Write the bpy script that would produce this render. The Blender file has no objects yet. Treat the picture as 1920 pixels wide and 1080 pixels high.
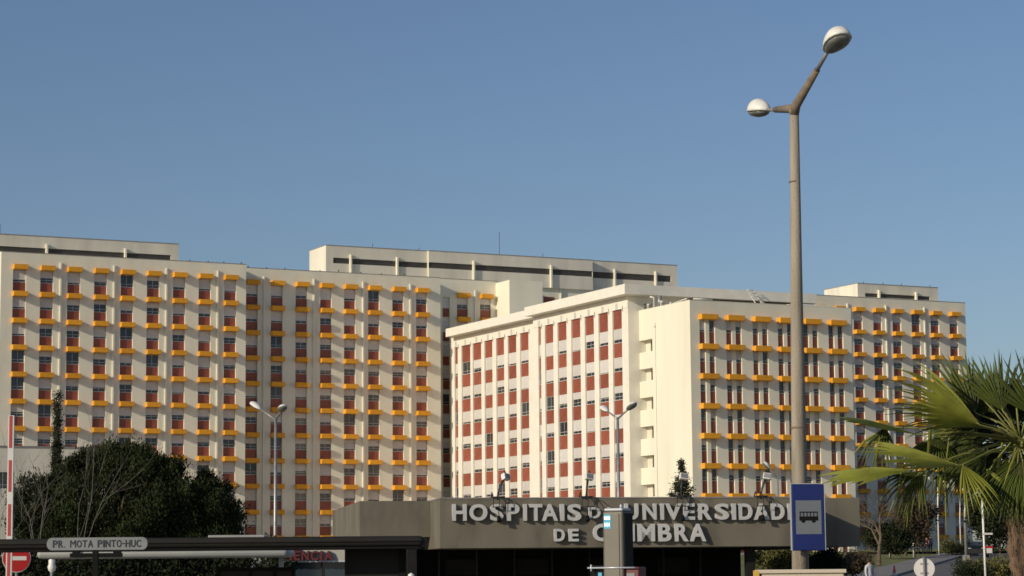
import bpy, bmesh, math, random
from mathutils import Vector, Matrix
R = math.radians
PI = math.pi
random.seed(7)
SC = bpy.context.scene
COL = SC.collection

# ------------------------------------------------------------------ camera
F_PX, PITCH, ROLL = 4355.83, 0.12192274, 0.00830827      # focal length in pixels of a 1920 wide frame
cd = bpy.data.cameras.new('camera'); cam = bpy.data.objects.new('camera', cd); COL.objects.link(cam)
cd.sensor_width = 36.0; cd.lens = 36.0 * F_PX / 1920.0; cd.clip_start = 0.5; cd.clip_end = 6000
FW = Vector((0, math.cos(PITCH), math.sin(PITCH)))
R0 = Vector((1, 0, 0)); U0 = Vector((0, -math.sin(PITCH), math.cos(PITCH)))
RT = R0 * math.cos(ROLL) - U0 * math.sin(ROLL); UP = U0 * math.cos(ROLL) + R0 * math.sin(ROLL)
m = Matrix((RT, UP, -FW)).transposed().to_4x4(); cam.matrix_world = m
SC.camera = cam

# ------------------------------------------------------------------ sky, sun, exposure
SUN_DIR = Vector((-0.785, -0.672, 0.375)).normalized()      # towards the sun: low, from behind left
SUN_EL = math.asin(SUN_DIR.z); SUN_AZ = math.atan2(SUN_DIR.x, SUN_DIR.y)
w = bpy.data.worlds.new('World'); SC.world = w; w.use_nodes = True
nt = w.node_tree; bg = nt.nodes['Background']
sky = nt.nodes.new('ShaderNodeTexSky'); sky.sky_type = 'NISHITA'; sky.sun_disc = False
sky.sun_elevation = SUN_EL; sky.sun_rotation = SUN_AZ
sky.air_density = 1.0; sky.dust_density = 1.0; sky.ozone_density = 3.6; sky.altitude = 100
tint = nt.nodes.new('ShaderNodeMix'); tint.data_type = 'RGBA'; tint.blend_type = 'MULTIPLY'; tint.inputs['Factor'].default_value = 1.0
tint.inputs['B'].default_value = (1.02, 0.965, 0.99, 1)          # slightly violet winter air
nt.links.new(sky.outputs[0], tint.inputs['A']); nt.links.new(tint.outputs['Result'], bg.inputs[0]); bg.inputs[1].default_value = 0.086
sl = bpy.data.lights.new('sun', 'SUN'); sl.energy = 3.35; sl.angle = R(0.5); sl.color = (1.0, 0.88, 0.68)
so = bpy.data.objects.new('sun', sl); COL.objects.link(so)
so.rotation_euler = SUN_DIR.to_track_quat('Z', 'Y').to_euler(); so.location = (-60, -50, 60)
SC.view_settings.view_transform = 'Standard'; SC.view_settings.look = 'None'
SC.view_settings.exposure = 0.0; SC.view_settings.gamma = 1.0
SC.cycles.max_bounces = 6; SC.cycles.filter_width = 1.6

# ------------------------------------------------------------------ helpers
def P(px, py, Y):
    """world point at forward distance Y seen at photo position px, py"""
    d = FW + RT * ((px - 960) / F_PX) - UP * ((py - 540) / F_PX)
    return d * (Y / d.y)

def mesh_obj(name, bm_or_me, mats, parent=None):
    if isinstance(bm_or_me, bmesh.types.BMesh):
        me = bpy.data.meshes.new(name); bm_or_me.to_mesh(me); bm_or_me.free()
    else: me = bm_or_me
    if not isinstance(mats, (list, tuple)): mats = [mats]
    if not me.materials:
        for q in mats: me.materials.append(q)
    o = bpy.data.objects.new(name, me); COL.objects.link(o)
    if parent: o.parent = parent
    return o

def tag(o, label=None, cat=None, group=None, kind=None):
    if label: o['label'] = label
    if cat: o['category'] = cat
    if group: o['group'] = group
    if kind: o['kind'] = kind
    return o

def thing(name, label, cat, loc=(0, 0, 0), rotz=0, group=None):
    o = bpy.data.objects.new(name, None); COL.objects.link(o)
    o.location = loc; o.rotation_euler = (0, 0, rotz); o.empty_display_size = 0.2
    return tag(o, label, cat, group)

def copy_tree(o, parent=None):
    c = o.copy(); COL.objects.link(c); c.parent = parent
    for ch in list(o.children): copy_tree(ch, c)
    return c

def box(bm, x0, x1, y0, y1, z0, z1, mi=0):
    v = [bm.verts.new(p) for p in ((x0,y0,z0),(x1,y0,z0),(x1,y1,z0),(x0,y1,z0),(x0,y0,z1),(x1,y0,z1),(x1,y1,z1),(x0,y1,z1))]
    for f in ((0,3,2,1),(4,5,6,7),(0,1,5,4),(1,2,6,5),(2,3,7,6),(3,0,4,7)):
        q = bm.faces.new([v[i] for i in f]); q.material_index = mi
    return v

def bbox_bevel(x0, x1, y0, y1, z0, z1, w=0.03, seg=2):
    bm = bmesh.new(); box(bm, x0, x1, y0, y1, z0, z1)
    bmesh.ops.bevel(bm, geom=list(bm.edges), offset=w, segments=seg, affect='EDGES', profile=0.5)
    return bm

def tube(bm, pts, rad, n=8, mi=0, cap=True, smooth=True):
    pts = [Vector(p) for p in pts]
    if not isinstance(rad, (list, tuple)): rad = [rad] * len(pts)
    rings = []
    ref = Vector((0, 0, 1))
    for i, p in enumerate(pts):
        a = pts[max(i-1, 0)]; b = pts[min(i+1, len(pts)-1)]
        t = (b - a).normalized()
        r = ref if abs(t.dot(ref)) < 0.98 else Vector((1, 0, 0))
        s = t.cross(r).normalized(); u = s.cross(t).normalized()
        rings.append([bm.verts.new(p + (s * math.cos(2*PI*k/n) + u * math.sin(2*PI*k/n)) * rad[i]) for k in range(n)])
    for i in range(len(rings)-1):
        for k in range(n):
            f = bm.faces.new((rings[i][k], rings[i][(k+1) % n], rings[i+1][(k+1) % n], rings[i+1][k]))
            f.material_index = mi; f.smooth = smooth
    if cap:
        f = bm.faces.new(list(reversed(rings[0]))); f.material_index = mi
        f = bm.faces.new(rings[-1]); f.material_index = mi
    return rings

def lathe(bm, prof, n=20, center=(0, 0, 0), mi=0):
    c = Vector(center); rings = []
    for r, z in prof:
        rings.append([bm.verts.new(c + Vector((max(r, 1e-4)*math.cos(2*PI*k/n), max(r, 1e-4)*math.sin(2*PI*k/n), z))) for k in range(n)])
    for i in range(len(rings)-1):
        for k in range(n):
            f = bm.faces.new((rings[i][k], rings[i][(k+1) % n], rings[i+1][(k+1) % n], rings[i+1][k]))
            f.smooth = True; f.material_index = mi

def extrude_poly(bm, pts, vec, mi=0):
    """closed outline pts (3d, planar) extruded by vec"""
    a = [bm.verts.new(p) for p in pts]; b = [bm.verts.new(Vector(p) + Vector(vec)) for p in pts]
    n = len(a)
    bm.faces.new(a).material_index = mi; bm.faces.new(list(reversed(b))).material_index = mi
    for i in range(n):
        bm.faces.new((a[(i+1) % n], a[i], b[i], b[(i+1) % n])).material_index = mi
    bmesh.ops.recalc_face_normals(bm, faces=bm.faces)

# ------------------------------------------------------------------ materials
MATS = {}
def mat(name, col, rough=0.7, var=0.10, scale=4.0, bump=0.0, metal=0.0, spec=0.5, rnd=0.0, stretch=1.0, dark=None, emit=0, coord='Object', lo=0.42, hi=0.62):
    m = bpy.data.materials.new(name); m.use_nodes = True; t = m.node_tree; n = t.nodes; L = t.links
    b = n['Principled BSDF']; b.inputs['Roughness'].default_value = rough; b.inputs['Metallic'].default_value = metal
    b.inputs['Specular IOR Level'].default_value = spec
    tc = n.new('ShaderNodeTexCoord'); mp = n.new('ShaderNodeMapping'); mp.inputs['Scale'].default_value = (1, 1, stretch)
    L.new(tc.outputs[coord], mp.inputs['Vector'])
    no = n.new('ShaderNodeTexNoise'); no.inputs['Scale'].default_value = scale; no.inputs['Detail'].default_value = 6
    L.new(mp.outputs[0], no.inputs['Vector'])
    rp = n.new('ShaderNodeValToRGB'); c = list(col) + [1]
    d = [x * (1 - 2.2*var) for x in col] + [1] if dark is None else list(dark) + [1]
    u = [min(x * (1 + var), 1) for x in col] + [1]
    rp.color_ramp.elements[0].position = lo - 0.12; rp.color_ramp.elements[0].color = d
    rp.color_ramp.elements[1].position = hi + 0.1; rp.color_ramp.elements[1].color = u
    e = rp.color_ramp.elements.new((lo + hi) / 2); e.color = c
    L.new(no.outputs['Fac'], rp.inputs[0])
    out = rp.outputs[0]
    if rnd:
        oi = n.new('ShaderNodeObjectInfo'); hs = n.new('ShaderNodeHueSaturation')
        mr = n.new('ShaderNodeMapRange'); mr.inputs['To Min'].default_value = 1 - rnd; mr.inputs['To Max'].default_value = 1 + rnd
        L.new(oi.outputs['Random'], mr.inputs['Value']); L.new(mr.outputs[0], hs.inputs['Value']); L.new(out, hs.inputs['Color'])
        out = hs.outputs[0]
    L.new(out, b.inputs['Base Color'])
    if bump:
        bp = n.new('ShaderNodeBump'); bp.inputs['Strength'].default_value = bump; bp.inputs['Distance'].default_value = 0.02
        n2 = n.new('ShaderNodeTexNoise'); n2.inputs['Scale'].default_value = scale * 6; L.new(tc.outputs[coord], n2.inputs['Vector'])
        L.new(n2.outputs['Fac'], bp.inputs['Height']); L.new(bp.outputs[0], b.inputs['Normal'])
    if emit:
        L.new(out, b.inputs['Emission Color']); b.inputs['Emission Strength'].default_value = emit
    MATS[name] = m
    return m

M = MATS
mat('cream_render', (0.775, 0.745, 0.605), 0.85, 0.05, 0.45, bump=0.15, stretch=0.12, lo=0.34, hi=0.6)
mat('cream_render_weathered', (0.70, 0.665, 0.56), 0.88, 0.07, 0.5, bump=0.15, stretch=0.15)
mat('cream_trim', (0.78, 0.75, 0.66), 0.8, 0.03, 0.8)
mat('roof_gravel', (0.30, 0.28, 0.25), 0.95, 0.15, 1.5)
mat('red_panel', (0.265, 0.075, 0.045), 0.5, 0.10, 0.9, rnd=0.14, bump=0.05, lo=0.40, hi=0.60)
mat('yellow_paint', (0.74, 0.335, 0.025), 0.7, 0.11, 1.6, rnd=0.10, lo=0.36, hi=0.6, spec=0.3)
mat('frame_metal', (0.55, 0.55, 0.53), 0.45, 0.05, 3)
mat('glass_dark', (0.030, 0.036, 0.045), 0.12, 0.25, 0.8, spec=0.9, rnd=0.4)
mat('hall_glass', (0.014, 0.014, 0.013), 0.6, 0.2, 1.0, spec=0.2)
mat('louvre_and_shade_dark', (0.075, 0.070, 0.065), 0.6, 0.2, 1.0, stretch=6)
mat('concrete_sign', (0.145, 0.132, 0.102), 0.85, 0.15, 0.9, bump=0.3, stretch=0.4)
mat('concrete_post', (0.31, 0.27, 0.21), 0.9, 0.20, 7.0, bump=0.6, stretch=0.10)
mat('concrete_arm', (0.20, 0.16, 0.115), 0.85, 0.12, 6.0, bump=0.3)
mat('letter_metal', (0.50, 0.505, 0.50), 0.5, 0.05, 2.0)
mat('lamp_white', (0.74, 0.73, 0.68), 0.4, 0.06, 5.0)
mat('lamp_glass', (0.16, 0.17, 0.15), 0.15, 0.15, 8.0)
mat('galvanised', (0.30, 0.30, 0.30), 0.4, 0.10, 5.0, metal=0.4)
mat('dark_steel', (0.022, 0.022, 0.022), 0.6, 0.1, 3)
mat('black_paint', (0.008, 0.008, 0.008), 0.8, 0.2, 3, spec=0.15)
mat('shelter_grey', (0.022, 0.021, 0.019), 0.8, 0.08, 2.0, spec=0.2)
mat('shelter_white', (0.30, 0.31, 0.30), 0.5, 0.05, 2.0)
mat('sign_plate', (0.22, 0.235, 0.24), 0.4, 0.05, 3.0)
mat('sign_ink', (0.020, 0.022, 0.040), 0.5, 0.1, 3.0)
mat('sign_blue', (0.007, 0.020, 0.135), 0.6, 0.06, 2.0)
mat('sign_grey', (0.165, 0.185, 0.205), 0.4, 0.04, 2.0)
mat('sign_edge', (0.55, 0.58, 0.62), 0.35, 0.04, 2.0, metal=0.3)
mat('sign_red', (0.38, 0.010, 0.008), 0.4, 0.05, 2.0)
mat('sign_white', (0.62, 0.60, 0.57), 0.45, 0.04, 2.0)
mat('dark_red', (0.11, 0.010, 0.014), 0.5, 0.08, 2.0)
mat('barrier_red', (0.42, 0.045, 0.04), 0.5, 0.05, 2.0)
mat('totem_metal', (0.13, 0.12, 0.10), 0.5, 0.06, 2.0, metal=0.2)
mat('totem_dark', (0.022, 0.020, 0.014), 0.7, 0.1, 2.0, spec=0.2)
mat('lit_blue', (0.03, 0.25, 0.36), 0.4, 0.02, 2.0, emit=0.55)
mat('lit_white', (0.75, 0.88, 0.95), 0.4, 0.02, 2.0, emit=0.8)
mat('foliage_pine', (0.026, 0.036, 0.011), 0.85, 0.35, 0.7, spec=0.2, rnd=0.0)
mat('foliage_cypress', (0.030, 0.036, 0.018), 0.85, 0.3, 1.5, spec=0.2)
mat('foliage_dark', (0.022, 0.030, 0.012), 0.85, 0.35, 0.8, spec=0.2)
mat('foliage_hedge', (0.13, 0.125, 0.04), 0.85, 0.3, 1.5, spec=0.2)
mat('foliage_brown', (0.085, 0.062, 0.040), 0.9, 0.3, 1.5, spec=0.1)
mat('bark_pale', (0.13, 0.12, 0.10), 0.9, 0.2, 4.0)
mat('bark_brown', (0.13, 0.095, 0.065), 0.9, 0.25, 4.0)
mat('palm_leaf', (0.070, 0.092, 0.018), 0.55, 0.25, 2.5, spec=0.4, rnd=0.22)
mat('palm_leaf_lit', (0.20, 0.215, 0.032), 0.55, 0.22, 2.5, spec=0.35, rnd=0.12)  # lighter copy of palm_leaf, sunlit brightness painted into the colour
mat('palm_stalk', (0.19, 0.19, 0.045), 0.5, 0.15, 3.0)
mat('palm_fibre', (0.14, 0.090, 0.055), 0.95, 0.35, 9.0, bump=0.8, stretch=0.2)
mat('asphalt', (0.12, 0.11, 0.105), 0.9, 0.12, 3.0)
mat('paving', (0.22, 0.20, 0.185), 0.9, 0.12, 2.0)
mat('kerb_stone', (0.25, 0.24, 0.23), 0.9, 0.1, 2.0)
mat('earth', (0.28, 0.265, 0.22), 0.95, 0.3, 0.3)
mat('grass_green', (0.16, 0.17, 0.035), 0.9, 0.35, 1.2)
mat('cone_orange', (0.65, 0.10, 0.05), 0.5, 0.05, 2.0)
mat('car_black', (0.010, 0.010, 0.011), 0.2, 0.1, 2.0, spec=0.8)
mat('rubber', (0.015, 0.015, 0.015), 0.8, 0.1, 2.0)
mat('skin', (0.42, 0.24, 0.16), 0.6, 0.05, 6.0)
mat('hair', (0.03, 0.02, 0.012), 0.8, 0.1, 6.0)
for nm, c in (('cloth_black', (0.012, 0.012, 0.015)), ('cloth_teal', (0.02, 0.07, 0.075)), ('cloth_pink', (0.48, 0.22, 0.20)), ('cloth_white', (0.55, 0.54, 0.55)), ('cloth_navy', (0.014, 0.018, 0.045)), ('cloth_grey', (0.12, 0.12, 0.13))):
    mat(nm, c, 0.9, 0.1, 8.0)
mat('cabinet_cream', (0.60, 0.53, 0.42), 0.6, 0.05, 1.5)
mat('yellow_edge', (0.62, 0.40, 0.06), 0.5, 0.05, 2)
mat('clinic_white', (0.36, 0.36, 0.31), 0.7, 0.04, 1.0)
mat('clinic_glass', (0.035, 0.055, 0.075), 0.15, 0.2, 0.5, spec=0.8)

def shutter_mat():
    m = mat('shutter_white', (0.60, 0.58, 0.55), 0.55, 0.03, 2.0, rnd=0.10)
    t = m.node_tree; n = t.nodes; L = t.links; b = n['Principled BSDF']
    tc = n['Texture Coordinate']; wv = n.new('ShaderNodeTexWave'); wv.bands_direction = 'Z'; wv.inputs['Scale'].default_value = 4.0
    L.new(tc.outputs['Object'], wv.inputs['Vector'])
    bp = n.new('ShaderNodeBump'); bp.inputs['Strength'].default_value = 0.35; bp.inputs['Distance'].default_value = 0.01
    L.new(wv.outputs['Fac'], bp.inputs['Height']); L.new(bp.outputs[0], b.inputs['Normal'])
shutter_mat()

# ------------------------------------------------------------------ ground
def ground_z(x, y):
    if y < 80: return -1.6
    if y < 260: return -1.6 + 0.02 * (y - 80)
    return 2.0
def ground_sheet(name, ys, xr, dz, m):
    bm = bmesh.new(); prev = None
    for y in ys:
        row = [bm.verts.new((x, y, ground_z(x, y) + dz)) for x in xr(y)]
        if prev:
            for i in range(len(row)-1): bm.faces.new((prev[i], prev[i+1], row[i+1], row[i]))
        prev = row
    return tag(mesh_obj(name, bm, m), kind='structure')
def road_x(y): return 32.7 + (y-181) * 0.243
ground_sheet('ground', [-300, 0, 40, 80, 120, 160, 200, 259.9, 262, 600, 3000], lambda y: [-1500, -200, 0, 60, 200, 1500], 0, M['earth'])
ground_sheet('grass', [118, 160, 200, 259], lambda y: [road_x(y) - 24, road_x(y) - 2.9], 0.004, M['grass_green'])
ground_sheet('pavement', [80, 100, 118, 140, 160, 180, 200, 231, 245], lambda y: [road_x(y) - 3.0, road_x(y)], 0.10, M['paving'])
ground_sheet('road', [-50, 20, 60, 80, 100, 118, 140, 160, 180, 200, 231, 245], lambda y: [road_x(max(y, 60)) + 0.14, road_x(max(y, 60)) + 7.5 + max(0, y - 200) * 0.3], 0.006, M['asphalt'])
ground_sheet('verge', [236, 242, 250, 259], lambda y: [36, 60], 0.25, M['grass_green'])
bm = bmesh.new()
ys = [80, 100, 118, 140, 160, 180, 200, 231]
for a, b in zip(ys[:-1], ys[1:]):
    xa, xb, za, zb = road_x(a), road_x(b), ground_z(0, a), ground_z(0, b)
    q = [bm.verts.new(p) for p in ((xa, a, za), (xa+.14, a, za), (xb+.14, b, zb), (xb, b, zb), (xa, a, za+.13), (xa+.14, a, za+.13), (xb+.14, b, zb+.13), (xb, b, zb+.13))]
    for f in ((4,5,6,7), (1,2,6,5), (0,4,7,3)): bm.faces.new([q[i] for i in f])
tag(mesh_obj('kerb', bm, M['kerb_stone']), kind='structure')

# ------------------------------------------------------------------ hospital
ALPHA = 0.45704624
Ud = Vector((math.cos(ALPHA), math.sin(ALPHA), 0)); Vd = Vector((-math.sin(ALPHA), math.cos(ALPHA), 0))
def UV(u, v, z=0): return Ud * u + Vd * v + Vector((0, 0, z))

_cache = {}
def cached(key, build):
    if key not in _cache: _cache[key] = build()
    return _cache[key]
def to_me(name, bm, mats):
    me = bpy.data.meshes.new(name); bm.to_mesh(me); bm.free()
    for q in mats: me.materials.append(q)
    return me

def inst(name, me, parent, loc=(0, 0, 0)):
    o = bpy.data.objects.new(name, me); COL.objects.link(o); o.parent = parent; o.location = loc
    return o

def make_window(parent, x, z0, w, h, y, shut, bars=2, name='window', two=False):
    """frame mesh with pane and roller shutter; origin bottom left"""
    def fr():
        bm = bmesh.new(); t = 0.045
        box(bm, 0, w, 0, .06, 0, t*1.6); box(bm, 0, w, 0, .06, h-t, h)
        box(bm, 0, t, .001, .06, t*1.6, h-t); box(bm, w-t, w, .001, .06, t*1.6, h-t)
        zr = h * 0.24
        if w > 0.6: box(bm, t, w-t, .012, .05, zr, zr+.045)
        for i in range(1, bars):
            bx = w * i / bars; box(bm, bx-.022, bx+.022, .006, .055, t*1.6, h-t)
        return to_me('window_frame', bm, [M['frame_metal']])
    def gl():
        bm = bmesh.new(); box(bm, .03, w-.03, .03, .045, .05, h-.03); return to_me('pane', bm, [M['glass_dark']])
    wn = inst(name, cached(('fr', w, h, bars), fr), parent, (x, y, z0))
    inst('pane', cached(('gl', w, h), gl), wn)
    if shut > 0.02:
        def sh():
            bm = bmesh.new(); box(bm, .045, w-.045, -.035, -.005, h*(1-shut), h-.01); return to_me('roller_shutter', bm, [M['shutter_white']])
        inst('roller_shutter', cached(('sh', w, h, shut), sh), wn)
    return wn

def make_panel(parent, x, z0, w, h, y, name='spandrel_panel'):
    def pn():
        bm = bmesh.new(); box(bm, 0, w, 0, .06, 0, h); return to_me('spandrel_panel', bm, [M['red_panel']])
    return inst(name, cached(('pn', w, h), pn), parent, (x, y, z0))

def make_box(parent, x, z0, w=2.1, h=.65, p=.86):
    def bx():
        bm = bbox_bevel(0, w, -p, 0.02, 0, h, .025, 1); return to_me('sunshade_box', bm, [M['yellow_paint']])
    return inst('sunshade_box', cached(('bx', w, h, p), bx), parent, (x, 0, z0))

SHUT_A = [.35, .45, .52, .58, .62, .66, .72, .76, .8, .85, .9, .97]
def pick_shutter(rng):
    r = rng.random()
    if r < .10: return 0.0
    return rng.choice(SHUT_A)

def front_wall(bm, x0, x1, ztop, zbot, cols, zwin, rec, depth, skip_body=False):
    """piers and head band in front of a body box; cols are the recessed window strips"""
    box(bm, x0, x1, rec, depth, zbot, ztop)
    edges = [x0] + [e for c in cols for e in c] + [x1]
    for i in range(0, len(edges), 2):
        if edges[i+1] - edges[i] > .02: box(bm, edges[i], edges[i+1], 0, rec, zbot, zwin)
    box(bm, x0, x1, 0, rec, zwin, ztop)

def slab_face(root, x0, x1, cols, rows, fins, ztop=41.9, depth=15, seed=1, zb=-1, btop=40.28, nobox=(), boxw=2.1, narrow=()):
    rng = random.Random(seed)
    bm = bmesh.new()
    front_wall(bm, x0, x1, ztop, zb, cols, btop - .63, .38, depth)
    mesh_obj('wall', bm, M['cream_render'], root)
    bm = bmesh.new(); box(bm, x0-.02, x1+.02, -.04, .5, ztop, ztop+.07); mesh_obj('parapet_coping', bm, M['kerb_stone'], root)
    for fx in fins:
        bm = bmesh.new(); box(bm, fx, fx+.22, -.19, .05, zb, btop + .55); mesh_obj('wall_fin', bm, M['cream_render'], root)
    for ci, (a, b) in enumerate(cols):
        w = round(b - a, 2)
        bw = round(w + .17, 2)
        if ci not in nobox: make_box(root, a - .07, btop - .65, bw)
        for k in range(rows):
            zt = btop - .65 - 3.5*k
            s = pick_shutter(rng)
            make_window(root, a, zt - 1.6, w, 1.6, .27, s, 2 if w > 1.2 else 1, 'narrow_window' if ci in nobox else 'window')
            make_panel(root, a, zt - 2.86, w, 1.255, .25, 'narrow_spandrel' if ci in nobox else 'spandrel_panel')
            if ci not in nobox: make_box(root, a - .07, btop - .65 - 3.5*(k+1), bw)
            elif True:
                pass

def penthouse(root, name, x0, x1, y0, y1, z0, z1, bands, fins, m='cream_render_weathered'):
    """roof storey: body with a recessed dark louvre band cut into the front; bands = (xa, xb, za, zb)"""
    bm = bmesh.new()
    xa = min(b[0] for b in bands); xb = max(b[1] for b in bands); za, zb = bands[0][2], bands[0][3]
    box(bm, x0, x1, y0+.3, y1, z0, z1)
    box(bm, x0, x1, y0, y0+.3, zb, z1); box(bm, x0, x1, y0, y0+.3, z0, za)
    box(bm, x0, xa, y0, y0+.3, za, zb); box(bm, xb, x1, y0, y0+.3, za, zb)
    p = mesh_obj(name, bm, M[m], root)
    bm = bmesh.new(); box(bm, x0-.05, x1+.05, y0-.05, y1+.05, z1, z1+.09); mesh_obj('roof_coping', bm, M['kerb_stone'], p)
    bm = bmesh.new()
    k = 0
    for i in range(5):
        z = za + (zb-za)*(i+.1)/5
        box(bm, xa, xb, y0+.12+.02*(i%2), y0+.295, z, z+(zb-za)/5*.72)
    mesh_obj('louvre_band', bm, M['louvre_and_shade_dark'], p)
    for fx in fins:
        bm = bmesh.new(); box(bm, fx, fx+.25, y0-.35, y0+.31, z0, zb+.55); mesh_obj('wall_fin', bm, M['cream_render'], p)
    return p

# block A : left
COLW = 1.72
A = thing('hospital_block', 'cream hospital block at the left edge, nine columns of windows over yellow boxes', 'building', UV(72.3, 297), ALPHA)
slab_face(A, 0, 33.5, [(1.58+3.6*i, 1.58+3.6*i+COLW) for i in range(9)], 10, [7.75+7.2*i for i in range(4)], seed=3, depth=15)
penthouse(A, 'roof_storey', -12, 24.9, 3.0, 13, 41.9, 44.6, [(-11, 23.8, 42.33, 43.05)], [-3.5, 6.6, 17.3])
bm = bmesh.new(); tube(bm, [(.6, 3.4, 44.6), (.6, 3.4, 46.0)], .04, 5); box(bm, -.6, .5, 3.3, 3.8, 44.7, 45.0); mesh_obj('roof_aerial', bm, M['dark_steel'], A)

def roof_vents(root, xs, z, y=.3):
    for x, h in xs:
        bm = bmesh.new(); h *= .6; tube(bm, [(x, y, z), (x, y, z+h)], .06, 6); lathe(bm, [(.11, z+h), (.11, z+h+.04), (.01, z+h+.08)], 8, (x, y, 0)); mesh_obj('roof_vent', bm, M['dark_steel'], root)
roof_vents(A, [(25.6, .25), (28.2, .2), (30.4, .25), (32.9, .3)], 41.95)
# block B : middle
B = thing('hospital_block', 'cream hospital block between the leftmost block and the bright side wing, partly in shadow', 'building', UV(105.8, 300.4), ALPHA)
bc = [(107.0, 108.72), (110.65, 112.37), (114.27, 115.99), (117.92, 119.69-.05), (121.5, 123.22), (125.15, 126.87), (128.85, 130.57), (132.5, 134.22)]
slab_face(B, 0, 30.5, [(a-105.8, b-105.8) for a, b in bc], 11, [109.5-105.8, 116.85-105.8, 124.25-105.8, 131.5-105.8], ztop=41.95, seed=11, depth=13)

roof_vents(B, [(1.6, .3), (4.3, .25), (7.0, .3), (12.2, .2), (15.0, .45), (18.4, .25), (21.5, .2), (25.0, .3)], 42.0)
# block E : the recessed rear, with stair tower and the long roof storey
E_ = thing('hospital_block', 'recessed hospital block behind the side wing, with stair tower and the longest louvred roof storey', 'building', UV(136.3, 303.5), ALPHA)
slab_face(E_, 0, 10.6, [(1.75, 2.9), (4.05, 5.8), (7.75, 9.5)], 11, [7.35-.5, ], ztop=42.3, seed=5, depth=10, nobox=(0,))
bm = bmesh.new(); box(bm, 10.32, 15.68, -4.5, 8, -1, 42.0); mesh_obj('stair_tower', bm, M['cream_render'], E_)
bm = bmesh.new(); box(bm, 15.7, 40, 1.5, 9, -1, 42.15); mesh_obj('rear_wall', bm, M['cream_render'], E_)
bm = bmesh.new(); box(bm, 40.02, 56.2, -3.1, 9, -1, 41.9); mesh_obj('rear_wall', bm, M['cream_render'], E_)
for k in range(2):
    make_panel(E_, 18.9+3.6*k, 39.0, 1.75, 1.6, 1.44)
bm = bmesh.new(); box(bm, 21.6, 21.82, 1.2, 1.52, 36, 42.0); mesh_obj('wall_fin', bm, M['cream_render'], E_)
# roof storey in three runs
p0 = penthouse(E_, 'roof_storey', -15.7, .05, 1.5, 8.0, 41.9, 46.4, [(-14.6, .05, 43.9, 44.7)], [-12.1, -4.9])
p1 = penthouse(E_, 'roof_storey', .07, 27.0, 1.1, 8.0, 41.9, 46.4, [(.08, 26.98, 43.9, 44.75)], [7.1, 19.8])
p2 = penthouse(E_, 'roof_storey', 27.02, 42.2, 2.1, 8.0, 41.9, 46.5, [(27.03, 41.1, 43.9, 44.85)], [31.1, 38.2])
for x, h in ((12.4, 3.7), (-7.9, .9), (-.6, .7), (19.6, .9)):
    bm = bmesh.new(); tube(bm, [(x, 3.0, 46.4), (x, 3.0, 46.4+h)], .035, 5); mesh_obj('roof_aerial', bm, M['dark_steel'], E_)

# block F : right
F_ = thing('hospital_block', 'cream hospital block at the far right, half hidden by the palm leaves', 'building', UV(192.6, 297), ALPHA)
slab_face(F_, 0, 33.55, [(1.36+3.63*i, 1.36+3.63*i+1.62) for i in range(9)], 10, [11.0, 18.15, 25.45, 4.0], seed=21, depth=15, boxw=2.0)
penthouse(F_, 'roof_storey', 15.2, 30.6, 3.0, 12.3, 41.9, 44.5, [(16.6, 29.0, 42.45, 43.05)], [19.0, 26.1])
for x in (16.5, 20.2, 23.7, 29.2):
    bm = bmesh.new(); tube(bm, [(x, 3.2, 44.5), (x, 3.2, 44.9)], .05, 5); mesh_obj('roof_aerial', bm, M['dark_steel'], F_)

# block D : side wing facing left, in full sun.  local x runs towards the viewer (-v), y into the wall (+u)
D = thing('hospital_side_wing', 'bright sunlit side wing with red panels between white piers under a flat overhanging roof', 'building', UV(136.8, 301.0), ALPHA - PI/2)
rngD = random.Random(5)
def wing(x0, x1, y0, cols, ncol):
    bm = bmesh.new()
    rec = .32; allc = sorted(cols + ncol)
    zc = 31.95
    box(bm, x0, x1, y0+rec, 8 if x1 < 30 else 9.0, -1, 33.4)
    edges = [x0] + [e for c in allc for e in c] + [x1]
    for i in range(0, len(edges), 2): box(bm, edges[i], edges[i+1], y0, y0+rec, -1, zc)
    box(bm, x0, x1, y0 - .05, y0+rec, zc, 33.4)
    mesh_obj('wall', bm, M['cream_trim'], D)
    for a, b in allc:
        nar = (a, b) in ncol; w = round(b-a, 2)
        nm = 'narrow_' if nar else ''
        make_panel(D, a, 29.6, w, 2.33, y0+.20, nm + 'spandrel_panel')
        for k in range(8):
            zt = 29.6 - 3.5*k
            r = rngD.random(); s = 0.0 if r < .12 else rngD.choice([.5, .62, .68, .74, .74, .8, .86, .86, .93, .97])
            make_window(D, a, zt-1.75, w, 1.75, y0+.21, s, 2 if not nar else 1, nm + 'window')
            make_panel(D, a, zt-3.5, w, 1.745, y0+.20, nm + 'spandrel_panel')
        # hatch above the top panel
        bm = bmesh.new(); c = (a+b)/2
        box(bm, c-.3, c+.28, y0-.075, y0-.05, 32.0, 32.75)
        mesh_obj('access_hatch', bm, M['glass_dark'] if rngD.random() < .15 else M['frame_metal'], D)
        bm = bmesh.new(); tube(bm, [(b+.35, y0-.1, 31.6), (b+.35, y0-.1, 32.3)], .035, 6); mesh_obj('bracket', bm, M['galvanised'], D)
Lc = []
for vl, vr in ((297.54, 294.61), (293.82, 291.03), (290.0, 287.44), (286.26, 283.75), (282.59, 279.98), (278.84, 276.28)):
    Lc.append((round(301-vl, 2), round(301-vr, 2)))
wing(-0.35, 301-271.9, 1.45, Lc, [(round(301-299.89, 2), round(301-298.8, 2))])
Rc = []
for vl, vr in ((268.6, 266.2), (265.0, 262.5), (261.2, 258.7), (257.5, 255.05), (253.85, 251.35), (250.2, 247.8)):
    Rc.append((round(301-vl, 2), round(301-vr, 2)))
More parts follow.
